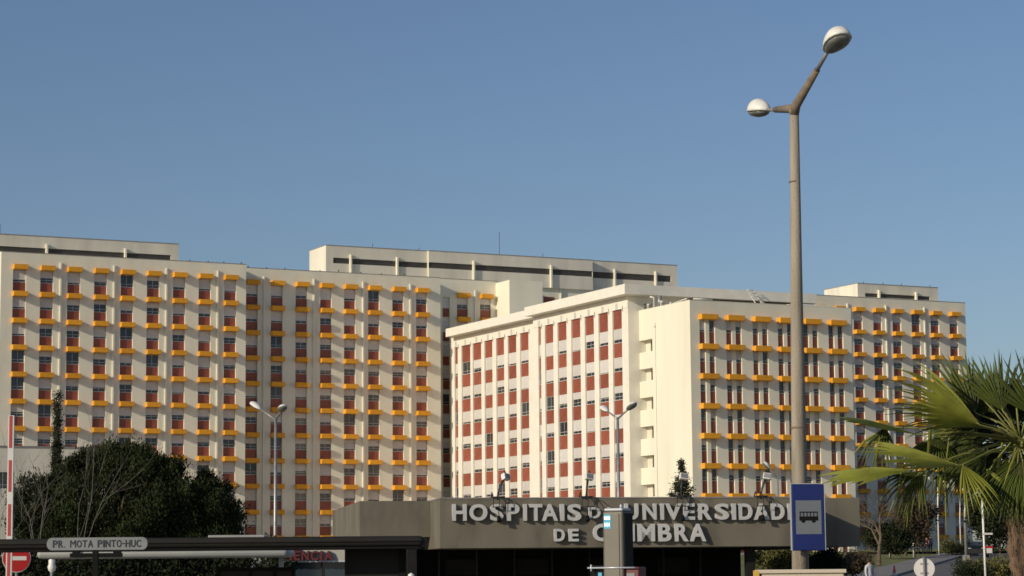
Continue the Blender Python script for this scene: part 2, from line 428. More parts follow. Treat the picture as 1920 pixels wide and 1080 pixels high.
wing(301-271.88, 54.8, 0.0, Rc, [(round(301-270.5, 2), round(301-269.75, 2))])
bm = bmesh.new()
box(bm, 1.3, 29.3, 0, 26.2, 33.4, 34.55)
box(bm, 29.3, 56.6, -1.4, 26.2, 33.4, 34.6)
mesh_obj('roof_slab', bm, M['cream_trim'], D)
bm = bmesh.new(); box(bm, 1.3, 44, 8.0, 24.2, -1, 33.39); mesh_obj('rear_body', bm, M['cream_render'], D)
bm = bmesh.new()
box(bm, 44.01, 55.9, 8.5, 24.1, 30.0, 33.38)       # set-back storey; its dark colour paints in the shade under the slab
mesh_obj('setback_wall', bm, M['louvre_and_shade_dark'], D)
bm = bmesh.new(); box(bm, 44.01, 50.6, 1.5, 8.49, 26, 33.39); mesh_obj('setback_wall', bm, M['cream_render'], D)

# block C : front
C = thing('hospital_front_block', 'front hospital block with blank sunlit side wall and paired slim windows over yellow boxes', 'building', UV(138.31, 234.0), ALPHA)
bm = bmesh.new()
CL = [1.28, 4.93, 8.63, 12.15, 15.75, 19.38]
cols = []
for x in CL: cols += [(x, x+.8), (x+1.31, x+2.11)]
zt = 31.6; rec = .38
ops = []   # side loggias : z ranges at y 9.0..12.3
zs = [27.9 - 3.5*k for k in range(8)]
# body without the back-left corner
box(bm, 0, 22.7, rec, 9.0, -1, zt)
box(bm, 5.0, 22.7, 9.0, 13, -1, zt - .02)
prev = zt
for z in zs:
    box(bm, 0, 5.0, 9.0, 12.19, z, prev); prev = z - 1.48
box(bm, 0, 5.0, 9.0, 12.19, -1, prev)
zb = [0] + [e for c in cols for e in c] + [22.7]
for i in range(0, len(zb), 2): box(bm, zb[i], zb[i+1], 0, rec, -1, 29.35)
box(bm, 0, 22.7, 0, rec, 29.35, zt)
mesh_obj('wall', bm, M['cream_render'], C)
for z in zs:
    bm = bmesh.new(); box(bm, .9, 1.0, 11.0, 12.18, z-1.47, z-.01); mesh_obj('loggia_screen', bm, M['cream_render_weathered'], C)
bm = bmesh.new(); tube(bm, [(-.06, 8.2, 29.3), (-.06, 8.2, 0)], .05, 8); tube(bm, [(-.08, 8.2, 29.2), (-.08, 8.2, 29.75)], .11, 8); mesh_obj('downpipe', bm, M['cream_trim'], C)
bm = bmesh.new(); box(bm, -.02, .3, -.02, 12.1, zt, zt+.05); box(bm, .3, 22.72, -.02, .3, zt, zt+.05); mesh_obj('parapet_coping', bm, M['cream_render'], C)
rngC = random.Random(9)
for x in CL:
    for k in range(9): make_box(C, x-.12, 29.35 - 3.5*k, 2.30, .64, .80)
    for k in range(8):
        for dx in (0, 1.31):
            z = 29.35 - 3.5*k
            s = rngC.choice([0, 0, .45, .55, .6, .7, .75, .85, .5, 0])
            make_window(C, x+dx, z-1.4, .8, 1.4, .27, s, 1)
            make_panel(C, x+dx, z-2.86, .8, 1.455, .25)
# roof plant on C
def plant(name, parent, parts, m):
    bm = bmesh.new()
    for p in parts: box(bm, *p)
    return mesh_obj(name, bm, M[m], parent)
rp = thing('roof_plant', 'white pipes and fans on the roof at the sunlit corner of the front block', 'roof plant', UV(138.31, 234, 31.62), ALPHA)
bm = bmesh.new(); tube(bm, [(.5, 9.3, 0), (.5, 9.3, 1.35), (.05, 9.5, 1.42)], .13, 8); mesh_obj('vent_pipe', bm, M['lamp_white'], rp)
bm = bmesh.new(); tube(bm, [(.95, 8.7, 0), (.95, 8.7, 1.5)], .26, 10); mesh_obj('duct', bm, M['galvanised'], rp)
for i, (x, y, s) in enumerate(((.5, 11.6, .62), (.6, 10.9, .55), (.5, 10.2, .62), (.7, 7.9, .6), (.6, 7.2, .45), (1.1, 6.4, .3))):
    bm = bmesh.new(); tube(bm, [(x, y, 0), (x, y, s), (x-.1, y-.2, s+.1)], s*.22, 8); lathe(bm, [(.02, s+.2), (s*.34, s+.1), (s*.34, s), (.02, s-.05)], 10, (x, y, 0)); mesh_obj('roof_fan', bm, M['lamp_white'] if i % 2 else M['galvanised'], rp)
bm = bmesh.new(); tube(bm, [(.5, 4.6, .15), (.5, 1.5, .35)], .07, 6); tube(bm, [(1.0, .8, .28), (3.6, .8, .28)], .09, 6); mesh_obj('pipe_run', bm, M['lamp_white'], rp)
rs = thing('rooftop_ladder_frame', 'grey metal ladder frame leaning on the roof slab above the front block', 'ladder', UV(152.4, 243.0, 31.6), ALPHA)
bm = bmesh.new()
for dx in (0, .9): tube(bm, [(dx, -2.2, 0), (dx, 1.0, 3.1)], .07, 5)
for i in range(7): tube(bm, [(0, -2.2+i*.5, .1+i*.48), (.9, -2.2+i*.5, .1+i*.48)], .05, 5)
tube(bm, [(.9, -2.2, 0), (1.6, -2.2, .1), (.9, 0, 2.0)], .07, 5); box(bm, .1, .8, -1.6, -1.0, .3, .9)
mesh_obj('frame', bm, M['frame_metal'], rs)
for i, (x, w_, h_) in enumerate(((17.1-.2, 2.4, .55), (20.4-.5, 2.4, .5), (11.6, 1.5, .45), (13.9, 2.2, .3))):
    o = thing('roof_unit', ['long low white unit on the roof edge just left of the concrete post', 'long low white unit on the roof edge just right of the ladder frame', 'small white unit on the roof beside the ladder frame', 'flat pale unit on the front block roof, second from the ladder frame'][i], 'roof unit', UV(138.31 + (16.5, 18.9, 15.7-.4, 13.9)[i]-.5*0, 236.5, 31.62), ALPHA, 'roof units')
    mesh_obj('casing', bbox_bevel(0, w_, 0, 1.2, 0, h_, .05, 1), M['lamp_white'], o)
    bm = bmesh.new(); tube(bm, [(.2, -.1, h_*.5), (w_-.2, -.1, h_*.5)], .06, 6); mesh_obj('pipe', bm, M['galvanised'], o)

# low link block behind C and the annex at far left
O = thing('low_annex', 'plain pale low annex wall behind the trees at the far left', 'building', UV(62.0, 289.0), ALPHA)
bm = bmesh.new(); box(bm, 0, 24, .2, 7.8, -1, 16.1); box(bm, 0, 24, 0, .2, 13.0, 16.1); box(bm, 0, 7.6, 0, .2, -1, 13.0); box(bm, 10.6, 24, 0, .2, -1, 13.0); box(bm, 7.6, 10.6, 0, .2, -1, 10.9)
mesh_obj('wall', bm, M['cream_render_weathered'], O)
make_window(O, 7.6, 10.9, 3.0, 2.1, .1, 0, 2)
bm = bmesh.new(); box(bm, -.1, 24.1, -.1, 8, 16.1, 16.3); mesh_obj('parapet_coping', bm, M['kerb_stone'], O)

# ------------------------------------------------------------------ entrance building with lettering
BETA = .155
EN = thing('entrance_building', 'low concrete entrance building with deep fascia and dark recessed front', 'building', (-3.163, 100, 0), BETA)
bm = bmesh.new()
box(bm, 0, 16.67, 0, 20, 1.06, 3.17)
mesh_obj('front_fascia', bm, M['concrete_sign'], EN)
bm = bmesh.new(); box(bm, -3.12, -.01, 3.6, 19, 1.60, 3.2); mesh_obj('left_fascia', bm, M['concrete_sign'], EN)
bm = bmesh.new(); box(bm, 16.68, 19.75, 3.6, 19, 1.06, 3.26); mesh_obj('right_fascia', bm, M['concrete_sign'], EN)
bm = bmesh.new(); box(bm, -.03, 16.70, -.03, 20.03, 3.17, 3.22); mesh_obj('roof_coping', bm, M['kerb_stone'], EN)
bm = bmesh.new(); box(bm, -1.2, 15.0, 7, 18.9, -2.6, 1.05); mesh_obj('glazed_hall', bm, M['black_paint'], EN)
for i in range(9):
    bm = bmesh.new(); x = -1.0 + i*1.75; box(bm, x, x+.09, 6.9, 7.0, -2, 1.04); mesh_obj('mullion', bm, M['dark_steel'], EN)
for i in range(4):
    bm = bmesh.new(); x = 1.0 + i*3.3; box(bm, x+.1, x+1.6, 6.93, 6.97, -.10, .62); mesh_obj('window_pane', bm, M['hall_glass'], EN)
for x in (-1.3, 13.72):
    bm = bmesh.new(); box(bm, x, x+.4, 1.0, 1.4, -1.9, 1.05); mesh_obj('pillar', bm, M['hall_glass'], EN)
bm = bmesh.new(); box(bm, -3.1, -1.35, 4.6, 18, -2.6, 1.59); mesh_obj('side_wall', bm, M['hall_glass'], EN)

def letter(ch, parent, x0, x1, z0, z1, y0, y1, m, name='letter', off=.035, sx=1.0):
    cu = bpy.data.curves.new('t', 'FONT'); cu.body = ch; cu.size = 1; cu.extrude = .5; cu.offset = off; cu.resolution_u = 4
    to = bpy.data.objects.new('t', cu); COL.objects.link(to)
    dg = bpy.context.evaluated_depsgraph_get(); me = bpy.data.meshes.new_from_object(to.evaluated_get(dg))
    bpy.data.objects.remove(to)
    xs = [v.co.x for v in me.vertices]; ys = [v.co.y for v in me.vertices]; zs = [v.co.z for v in me.vertices]
    ax, bx, ay, by, az, bz = min(xs), max(xs), min(ys), max(ys), min(zs), max(zs)
    for v in me.vertices:
        x, y, z = v.co
        v.co = (x0 + (x-ax)/(bx-ax)*(x1-x0), y1 + (z-az)/(bz-az)*(y0-y1), z0 + (y-ay)/(by-ay)*(z1-z0))
    me.name = name; me.materials.clear(); me.materials.append(m)
    return mesh_obj(name, me, m, parent)

# fascia plane intersection for the lettering
Ub = Vector((math.cos(BETA), math.sin(BETA), 0)); Nb = Vector((math.sin(BETA), -math.cos(BETA), 0)); C0 = Vector((-3.163, 100, 0))
def onc(px, py, out=0):
    d = P(px, py, 1); c = C0 + Nb*out; t = (c @ Nb)/(d @ Nb) if False else c.dot(Nb)/d.dot(Nb); p = d*t - C0
    return p.dot(Ub), p.z
LS = thing('lettering_sign', 'raised grey capital letters naming the university hospitals on the concrete fascia', 'sign', C0, BETA)
rows = [
 (945, 976.5, [('H',848,875),('O',880,914),('S',919,944),('P',950,974),('I',981,988),('T',992,1017),('A',1016,1046),('I',1050,1058),('S',1064,1090)]),
 (951, 972, [('D',1104,1126),('A',1130,1154)]),
 (944, 974.5, [('U',1171,1197),('N',1205,1231),('I',1238,1245),('V',1247,1278),('E',1281,1303),('R',1309,1335),('S',1341,1367),('I',1372,1380),('D',1385,1411),('A',1413,1443),('D',1446,1471),('E',1477,1498)]),
 (991.5, 1015, [('D',1039,1059),('E',1066,1085)]),
 (982, 1015, [('C',1112,1139),('O',1144,1178),('I',1183,1190),('M',1195,1228),('B',1234,1259),('R',1265,1291),('A',1293,1324)]),
]
for yt, yb, ls in rows:
    for ch, a, b in ls:
        roll = -(a-960)*.0083 + (0)
        xa, z1 = onc(a, yt, .2); xb, z0 = onc(b, yb, .2)
        letter(ch, LS, xa, xb, z0, z1, -.25, -.03, M['letter_metal'], off=.03 if ch != 'I' else 0.0)
# stand-offs
bm = bmesh.new()
for yt, yb, ls in rows:
    for ch, a, b in ls:
        x, z = onc((a+b)/2, (yt+yb)/2 - 4, .2)
        box(bm, x-.02, x+.02, -.07, .0, z, z+.04)
mesh_obj('letter_fixings', bm, M['dark_steel'], LS)

# floodlights over the lettering
def floodlight(px, label, lean, face):
    x, z = onc(px, 935, .35)
    t = thing('floodlight', label, 'floodlight', C0 + Ub*x + Vector((0, 0, 3.2)), BETA, 'floodlights over the lettering')
    bm = bmesh.new()
    for dx in (-.26, .0, .28):
        tube(bm, [(dx, 0, .0), (dx, -.3, .05+.18*(dx < .1)), (dx+.03, -.5, -.1), (dx+.03, -.5, -.42)], .022, 5)
    tube(bm, [(-.28, -.5, -.4), (.32, -.5, -.4)], .022, 5); tube(bm, [(-.26, -.1, .04), (.28, -.1, .04)], .025, 5)
    mesh_obj('bracket', bm, M['dark_steel'], t)
    bm = bmesh.new(); tube(bm, [(0, -.3, -.1), (.05*lean, -.35, .35), (.28*lean, -.4, .75)], [.05, .045, .06], 6); mesh_obj('arm', bm, M['dark_steel'], t)
    hd = bbox_bevel(-.18, .18, -.11, .11, -.14, .14, .03, 2)
    h = mesh_obj('lamp_head', hd, M['lamp_white'], t); h.location = (.34*lean+.05, -.43, .88); h.rotation_euler = (R(-20), R(8), R(face))
    bm = bmesh.new(); box(bm, -.145, .145, -.125, -.11, -.10, .10); mesh_obj('glass', bm, M['galvanised'], h)
    bm = bmesh.new(); tube(bm, [(-.08, 0, .13), (0, 0, .30), (.08, 0, .13)], .022, 5); mesh_obj('handle', bm, M['dark_steel'], h)
    bm = bmesh.new(); tube(bm, [(.02, -.35, -.8), (.03, -.42, -1.02)], [.08, .1], 8); tube(bm, [(0, -.5, -.42), (.02, -.38, -.8)], .02, 5); mesh_obj('lamp_shadow', bm, M['black_paint'], t)  # black tubes added in place of the shadow of the lamp
floodlight(934, 'floodlight above the S and P near the left end of the fascia lettering', .8, 35)
floodlight(1100, 'floodlight above the gap after the first word of the lettering', .15, 10)
floodlight(1278, 'floodlight in front of the small conifer, above the V of the lettering', .1, 0)
floodlight(1428, 'whitest floodlight, nearest the blue bus sign', .6, -20)

# emergency building (white fascia with red letters, behind the shelter)
EM = thing('emergency_building', 'low white-fronted building with red capital letters seen under the shelter roof', 'building', P(520, 1060, 75) * 1.0, 0)
EM.location.z = 0
ex = EM.location.x
def emx(px): return P(px, 1040, 75).x - ex
def emz(px, py): return P(px, py, 75).z
zt, zb2 = emz(600, 1028), emz(600, 1054)
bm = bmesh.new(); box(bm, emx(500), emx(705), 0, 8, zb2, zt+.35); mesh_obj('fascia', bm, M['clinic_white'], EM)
bm = bmesh.new(); box(bm, emx(505), emx(702), .35, 7.9, -1.7, zb2-.002); mesh_obj('glazed_front', bm, M['clinic_glass'], EM)
for px in (545, 600, 660, 700):
    bm = bmesh.new(); box(bm, emx(px), emx(px)+.05, .28, .35, -1.7, zb2-.003); mesh_obj('mullion', bm, M['dark_steel'], EM)
bm = bmesh.new(); box(bm, emx(500), emx(705), -.02, 0, zb2, zb2+.05); mesh_obj('drip_edge', bm, M['sign_edge'], EM)
xs = [498, 514, 530, 548, 566, 584, 603, 612, 620]
word = 'URG\u00caNCIA'; wx = [(500,515),(517,531),(534,549),(551,563),(566,580),(583,598),(601,605),(608,625)]
for ch, (a, b) in zip(word, wx):
    ztop = 1033 if ch != '\u00ca' else 1027.5
    letter(ch, EM, emx(a), emx(b), emz(a, 1051), emz(a, ztop), -.18, -.02, M['dark_red'], off=.04 if ch != 'I' else 0)

# ------------------------------------------------------------------ big concrete street lamp
def lamp_head(parent, base, tip, wid, name='lamp_head', mtop='lamp_white', mbot='lamp_glass', dome=.52):
    """egg shaped luminaire from base to tip, dome above, bowl below"""
    base = Vector(base); tip = Vector(tip); ax = (tip-base); Ln = ax.length; ax.normalize()
    side = ax.cross(Vector((0, 0, 1))).normalized(); up = side.cross(ax).normalized()
    def shell(hs, zoff, sgn, shrink):
        bm = bmesh.new(); n, k = 16, 8; rings = []
        for j in range(k+1):
            th = j/k*PI/2*.985; ring = []
            for i in range(n):
                ph = 2*PI*i/n
                cx = math.cos(ph); cy = math.sin(ph)
                wv = 1 + .22*cx
                x = Ln/2 + Ln/2*cx*math.cos(th)*shrink; y = wid/2*cy*math.cos(th)*wv*shrink
                z = zoff + sgn*hs*math.sin(th)*(1+.2*cx*math.cos(th))
                ring.append(bm.verts.new(base + ax*x + side*y + up*z))
            rings.append(ring)
        for j in range(k):
            for i in range(n):
                f = bm.faces.new((rings[j][i], rings[j][(i+1) % n], rings[j+1][(i+1) % n], rings[j+1][i])); f.smooth = True
        bm.faces.new(rings[-1])
        bm.faces.new(list(reversed(rings[0])))
        bmesh.ops.recalc_face_normals(bm, faces=bm.faces)
        bmesh.ops.remove_doubles(bm, verts=bm.verts, dist=1e-4)
        return bm
    h = mesh_obj(name, shell(wid*dome, 0, 1, 1.0), M[mtop], parent)
    mesh_obj('glass_bowl', shell(wid*.20, -.02, -1, .88), M[mbot], h)
    return h

cx, cy, cz = 4.72, 38.0, 7.68
SLP = thing('street_lamp', 'tall concrete street lamp with two unequal arms and white egg-shaped heads', 'street lamp', (cx, cy, -1.6), 0)
bm = bmesh.new()
prof = [(0, 0), (0, 3.5), (0, 6.5), (0, 9.28)]
tube(bm, [(-.09+.0*z, 0, 0), (-.06, 0, 3.0), (-.03, 0, 6.5), (0, 0, 9.2)], [.150, .128, .098, .074], 18)
mesh_obj('post', bm, M['concrete_post'], SLP)
bm = bmesh.new(); tube(bm, [(-.06, 0, 3.9), (-.06, 0, 3.93)], .124, 18); tube(bm, [(-.03, 0, 7.98), (-.03, 0, 8.0)], .088, 18); mesh_obj('post_joint', bm, M['concrete_arm'], SLP)
def arm(e):
    bm = bmesh.new(); a = Vector((0, 0, 9.12)); e = Vector(e)
    tube(bm, [a, a + Vector((0, 0, .1)) + (e-a)*.06, a+(e-a)*.68+Vector((0, 0, .03))], [.076, .078, .052], 12); o = mesh_obj('arm', bm, M['concrete_arm'], SLP)
    bm = bmesh.new(); tube(bm, [a+(e-a)*.66+Vector((0, 0, .03)), e], [.036, .030], 10); mesh_obj('spigot', bm, M['galvanised'], o)
LO = Vector((cx, cy, -1.6))
e1 = P(1553, 95, 36.3) - LO; arm(e1)
lamp_head(SLP, e1 + Vector((-.02, .05, -.03)), P(1586, 62, 35.8) - LO, .41, dome=.56)
e2 = P(1438, 206, 39.5) - LO; arm(e2)
lamp_head(SLP, e2 + Vector((.03, -.05, -.02)), P(1407, 211, 39.85) - LO, .36, dome=.62)

BS = thing('bus_stop_sign', 'blue bus stop sign with white panel and black bus symbol fixed to the concrete post', 'sign', P(1515, 970, 37.72), R(6))
bm = bbox_bevel(-.27, .27, -.02, .02, -.535, .535, .018, 2); mesh_obj('plate', bm, M['sign_blue'], BS)
bm = bmesh.new()
box(bm, -.286, -.271, -.025, .03, -.53, .53); box(bm, .271, .280, -.025, .03, -.53, .53); box(bm, -.27, .27, -.025, .03, .536, .548)
mesh_obj('rim', bm, M['sign_edge'], BS)
bm = bmesh.new(); box(bm, -.205, .215, -.024, -.0205, -.27, .272); mesh_obj('white_panel', bm, M['sign_grey'], BS)
bm = bmesh.new(); y0, y1 = -.028, -.0245
box(bm, -.145, .155, y0, y1, .075, .092)
box(bm, -.148, .160, y0, y1, -.052, .015)
for i in range(6): box(bm, -.140+i*.056, -.128+i*.056, y0, y1, .015, .075)
for wx_ in (-.085, .085):
    pts = [(wx_+.033*math.cos(a*PI/8), y1, -.055+.033*math.sin(a*PI/8)) for a in range(16)]
    extrude_poly(bm, pts, (0, y0-y1-.001, 0))
mesh_obj('bus_symbol', bm, M['black_paint'], BS)
bm = bmesh.new(); box(bm, -.18, .10, .021, .16, .30, .34); box(bm, -.18, .10, .021, .16, -.34, -.30); mesh_obj('mounting_bracket', bm, M['galvanised'], BS)

# smaller metal street lamps
def metal_lamp(px, ptop, Y, heads, label, r=.085, grp='metal street lamps'):
    top = P(px, ptop, Y); gz = ground_z(top.x, Y)
    t = thing('street_lamp', label, 'street lamp', (top.x, Y, gz), 0, grp)
    H = top.z - gz
    bm = bmesh.new(); tube(bm, [(0, 0, 0), (0, 0, H*.3), (0, 0, H)], [r*1.5, r*1.15, r*.8], 12); mesh_obj('pole', bm, M['galvanised'], t)
    for hx, hy, dy, L_ in heads:
        e = P(hx, hy, Y+dy) - top + Vector((0, 0, H))
        a = Vector((0, 0, H-.1)); mid = a + (e-a)*.6 + Vector((0, 0, .02))
        bm = bmesh.new(); tube(bm, [a, mid, e], [r*.6, r*.5, r*.45], 8); mesh_obj('arm', bm, M['galvanised'], t)
        d = (e-a).normalized(); lamp_head(t, e - d*.1, e + d*L_ + Vector((0, 0, .02)), .46, mtop='lamp_white', dome=.36)
    return t
metal_lamp(517, 784, 115, [(487, 767, .8, .75), (527, 771, -1.3, .75)], 'slim grey street lamp with two heads in front of the left hospital blocks')
metal_lamp(1158, 782, 118, [(1138, 771, 1.2, .7), (1178, 768, -.9, .75)], 'slim grey street lamp with two heads in front of the sunlit side wing')
metal_lamp(1458, 893, 135, [(1442, 879, 0, .5)], 'small curved street lamp just left of the concrete post', r=.05)

# ------------------------------------------------------------------ totem / payment pillar
TT = thing('metal_pillar', 'tall metal pillar with lit blue square near its top, in front of the lettering', 'pillar', (P(1157, 1000, 35).x, 35, -1.6), R(-28))
bm = bbox_bevel(-.17, .17, -.15, .20, 0, 2.50, .035, 3); mesh_obj('body', bm, M['totem_metal'], TT)
bm = bbox_bevel(-.155, .155, -.13, .18, 2.50, 2.545, .02, 2); tube(bm, [(.1, -.06, 2.54), (.1, -.06, 2.60)], .02, 8); mesh_obj('cap', bm, M['sign_edge'], TT)
bm = bmesh.new(); box(bm, .171, .178, -.11, .18, .0, 2.47); mesh_obj('side_cover', bm, M['totem_dark'], TT)
bm = bmesh.new(); box(bm, .10, .112, -.155, -.150, 0, 2.46); mesh_obj('seam', bm, M['dark_steel'], TT)
bm = bmesh.new(); box(bm, -.140, -.030, -.157, -.151, 2.24, 2.45); sq = mesh_obj('lit_panel', bm, M['lit_blue'], TT)
bm = bmesh.new()
for bx_ in (-.134, -.084):
    box(bm, bx_, bx_+.045, -.161, -.157, 2.375, 2.42)
    box(bm, bx_+.002, bx_+.012, -.161, -.157, 2.27, 2.33); box(bm, bx_+.028, bx_+.038, -.161, -.157, 2.27, 2.33); box(bm, bx_+.012, bx_+.028, -.161, -.157, 2.29, 2.31)
mesh_obj('lit_symbol', bm, M['lit_white'], sq)
bm = bmesh.new(); tube(bm, [(-.42, -.16, 1.66), (.36, -.16, 1.66)], .013, 8); tube(bm, [(-.36, -.16, 1.61), (-.36, -.16, 1.71)], .014, 8); mesh_obj('crossbar', bm, M['sign_edge'], TT)
bm = bbox_bevel(.18, .40, -.10, .16, 1.1, 1.67, .02, 2); mesh_obj('red_housing', bm, M['dark_red'], TT)
bm = bmesh.new(); box(bm, .2, .33, -.108, -.10, 1.52, 1.58); mesh_obj('red_housing_label', bm, M['sign_grey'], TT)
bm = bbox_bevel(-.42, -.18, -.08, .18, 1.0, 1.70, .02, 2); mesh_obj('black_housing', bm, M['black_paint'], TT)
bm = bmesh.new(); box(bm, -.28, -.22, -.09, -.081, 1.50, 1.59); mesh_obj('blue_light', bm, M['lit_blue'], TT)

# ------------------------------------------------------------------ bus shelter
SH = thing('bus_shelter', 'long dark bus shelter with flat rounded roof edge across the lower left', 'bus shelter', (-1.54, 40, -1.9), 0)
def sz(py, Y=40): return P(400, py, Y).z + 1.9
zt, zb3 = sz(1007.5), sz(1028)
bm = bmesh.new(); n = 12
prof = []
hh = (zt-zb3)/2; zc = (zt+zb3)/2
for i in range(n+1):
    a = -PI/2 - PI*i/n
    prof.append((math.cos(a)*hh*.9, zc - math.sin(a)*hh*-1))
prof += [(1.5, zt), (1.5, zb3)]
# roof plate with rounded right end : outline in plan, bevelled
bm = bbox_bevel(-10.5, 0, 0, 1.6, zb3, zt, .095, 6)
for f in bm.faces: f.smooth = True
mesh_obj('roof', bm, M['shelter_grey'], SH)
bm = bmesh.new(); box(bm, -10.4, -.10, .012, 1.5, zb3-.03, zb3+.004); mesh_obj('gutter', bm, M['black_paint'], SH)
bm = bbox_bevel(P(383, 1008, 40).x+1.54, P(490, 1008, 40).x+1.54, .5, 1.1, zt-.001, zt+.045, .012, 2); mesh_obj('roof_panel', bm, M['shelter_white'], SH)
for px in (750,):
    x = P(px, 1030, 40).x + 1.54
    bm = bmesh.new(); box(bm, x-.06, x+.06, .75, .87, 0, zb3-.03); mesh_obj('post', bm, M['black_paint'], SH)
bm = bmesh.new(); box(bm, -9.9, -9.8, .75, .87, 0, zb3-.03); mesh_obj('post', bm, M['black_paint'], SH)
xa, xb = P(395, 1030, 40).x+1.54, P(543, 1030, 40).x+1.54
zp = sz(1068)
bm = bmesh.new(); box(bm, xa, xb, .9, .95, zp-.03, zp+.035)
for x in (xa, xa+.55, xa+.98, xb-.05): box(bm, x, x+.05, .9, .95, .2, zp-.03)
pf = mesh_obj('poster_frame', bm, M['black_paint'], SH)
for x, x2 in ((xa+.05, xa+.55), (xa+.60, xa+.98), (xa+1.03, xb-.05)):
    bm = bmesh.new(); box(bm, x, x2, .92, .935, .2, zp-.03); mesh_obj('poster', bm, M['totem_dark'], pf)
xa2, xb2 = P(640, 1030, 40).x+1.54, P(745, 1030, 40).x+1.54
bm = bmesh.new(); box(bm, xa2, xb2, .80, .815, .3, sz(1031)); mesh_obj('glass_panel', bm, M['hall_glass'], SH)

FS = thing('stop_name_sign', 'pale bar-shaped name sign on a black post in front of the shelter roof', 'sign', (P(182, 1020, 39.4).x, 39.4, -1.9), 0)
def fz(py): return P(182, py, 39.4).z + 1.9
w2 = .845; h2 = .105; zc = fz(1019.5)
pts = []
for i in range(9):
    a = -PI/2 + PI*i/8; pts.append((w2-.08+math.cos(a)*.085, 0, zc+math.sin(a)*h2))
for i in range(9):
    a = PI/2 + PI*i/8; pts.append((-w2+.08+math.cos(a)*.085, 0, zc+math.sin(a)*h2))
bm = bmesh.new(); extrude_poly(bm, pts, (0, .05, 0)); mesh_obj('plate', bm, M['sign_plate'], FS)
txt = 'PR. MOTA PINTO-HUC'
wpx = {'P':8,'R':8,'.':3,' ':5,'M':10,'O':8.5,'T':8,'A':9,'I':3,'N':8,'-':4,'H':8,'U':8,'C':8}
tot = sum(wpx[c]+1.6 for c in txt); x = -.745; sc = 1.50/tot
for c in txt:
    wd = wpx[c]*sc
    if c == '.': letter(c, FS, x, x+wd*.7, zc-.058, zc-.040, -.008, -.001, M['sign_ink'], off=0)
    elif c == '-': letter(c, FS, x, x+wd, zc-.006, zc+.010, -.008, -.001, M['sign_ink'], off=0)
    elif c != ' ': letter(c, FS, x, x+wd, zc-.06, zc+.062, -.008, -.001, M['sign_ink'], off=.012 if c not in 'IM' else 0)
    x += (wpx[c]+1.6)*sc
bm = bmesh.new(); box(bm, -.075, .015, 0.0, .09, 0, fz(1031)); mesh_obj('post', bm, M['black_paint'], FS)
bm = bmesh.new(); box(bm, -.46, .42, .012, .085, fz(1045), fz(1037)); box(bm, -.42, -.30, .012, .085, fz(1037), fz(1030)); box(bm, .27, .40, .012, .085, fz(1037), fz(1030)); mesh_obj('bracket', bm, M['black_paint'], FS)

S2 = thing('bus_shelter', 'second bus shelter with white rounded roof edge seen below the dark roof', 'bus shelter', (P(540, 1040, 47).x, 47, -1.9), 0)
ox = S2.location.x
za, zb4 = P(300, 1029.5, 47).z+1.9, P(300, 1046, 47).z+1.9
bm = bbox_bevel(P(68, 1038, 47).x-ox, 0, 0, 1.5, zb4, za, .085, 4)
for f in bm.faces: f.smooth = True
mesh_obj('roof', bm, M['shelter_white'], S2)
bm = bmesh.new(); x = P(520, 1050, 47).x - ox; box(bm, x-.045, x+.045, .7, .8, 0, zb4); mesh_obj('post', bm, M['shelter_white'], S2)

# small globe lamp post near the shelter
t = thing('bollard_lamp', 'small pale bollard lamp under the left end of the white shelter roof', 'bollard lamp', (P(97, 1070, 60).x, 60, -1.6), 0)
bm = bmesh.new(); tube(bm, [(0, 0, 0), (0, 0, 1.75)], .04, 8); mesh_obj('post', bm, M['galvanised'], t)
bm = bmesh.new(); lathe(bm, [(.03, 1.7), (.09, 1.76), (.11, 1.84), (.08, 1.93), (.09, 2.0), (.05, 2.06), (.0, 2.2)], 12); mesh_obj('lamp_shade', bm, M['lamp_white'], t)

# no entry sign
NE = thing('no_entry_sign', 'round red no-entry sign on a post behind the striped barrier arm', 'traffic sign', (P(31, 1047, 50).x, 50, -1.6), R(8))
zc = P(31, 1047, 50).z + 1.6
def disc(r, y0, y1, zc, n=32):
    bm = bmesh.new(); extrude_poly(bm, [(r*math.cos(2*PI*i/n), y1, zc+r*math.sin(2*PI*i/n)) for i in range(n)], (0, y0-y1, 0)); return bm
bm = bmesh.new(); tube(bm, [(0, .06, 0), (0, .06, zc)], .03, 8); mesh_obj('post', bm, M['galvanised'], NE)
mesh_obj('rim', disc(.30, -.01, .02, zc), M['sign_white'], NE)
mesh_obj('disc', disc(.285, -.018, -.011, zc), M['sign_red'], NE)
bm = bmesh.new(); box(bm, -.21, .21, -.023, -.019, zc-.04, zc+.045); mesh_obj('bar', bm, M['sign_white'], NE)

# barrier
bt = P(21.5, 779, 46); bb = P(16.5, 1090, 46)
BR = thing('barrier', 'raised red and white striped barrier arm at the left edge', 'barrier', (bb.x, 46, -1.6), 0)
dirv = (bt - bb); Lb = dirv.length
base = bb - BR.location
bm = bmesh.new(); bw_ = .058
tdir = dirv.normalized()
ahalf = Lb + .4
box(bm, -bw_, bw_, -.03, .03, -.5, Lb)
ar = mesh_obj('arm', bm, M['sign_white'], BR)
ar.location = base; ar.rotation_euler = (0, math.atan2(tdir.x, tdir.z), 0)
bm = bmesh.new()
ppm = 4356/46.0
def seg(py): return (1090 - py)/ppm*1.0
for a, b in ((782, 842), (865, 924), (947, 1006), (1028, 1082)):
    box(bm, -bw_*.55, bw_*.45, -.036, -.031, seg(b), seg(a))
mesh_obj('red_stripes', bm, M['barrier_red'], ar)
bm = bbox_bevel(-.16, .2, -.2, .2, 0, 1.05, .03, 2); mesh_obj('cabinet', bm, M['yellow_edge'], BR)

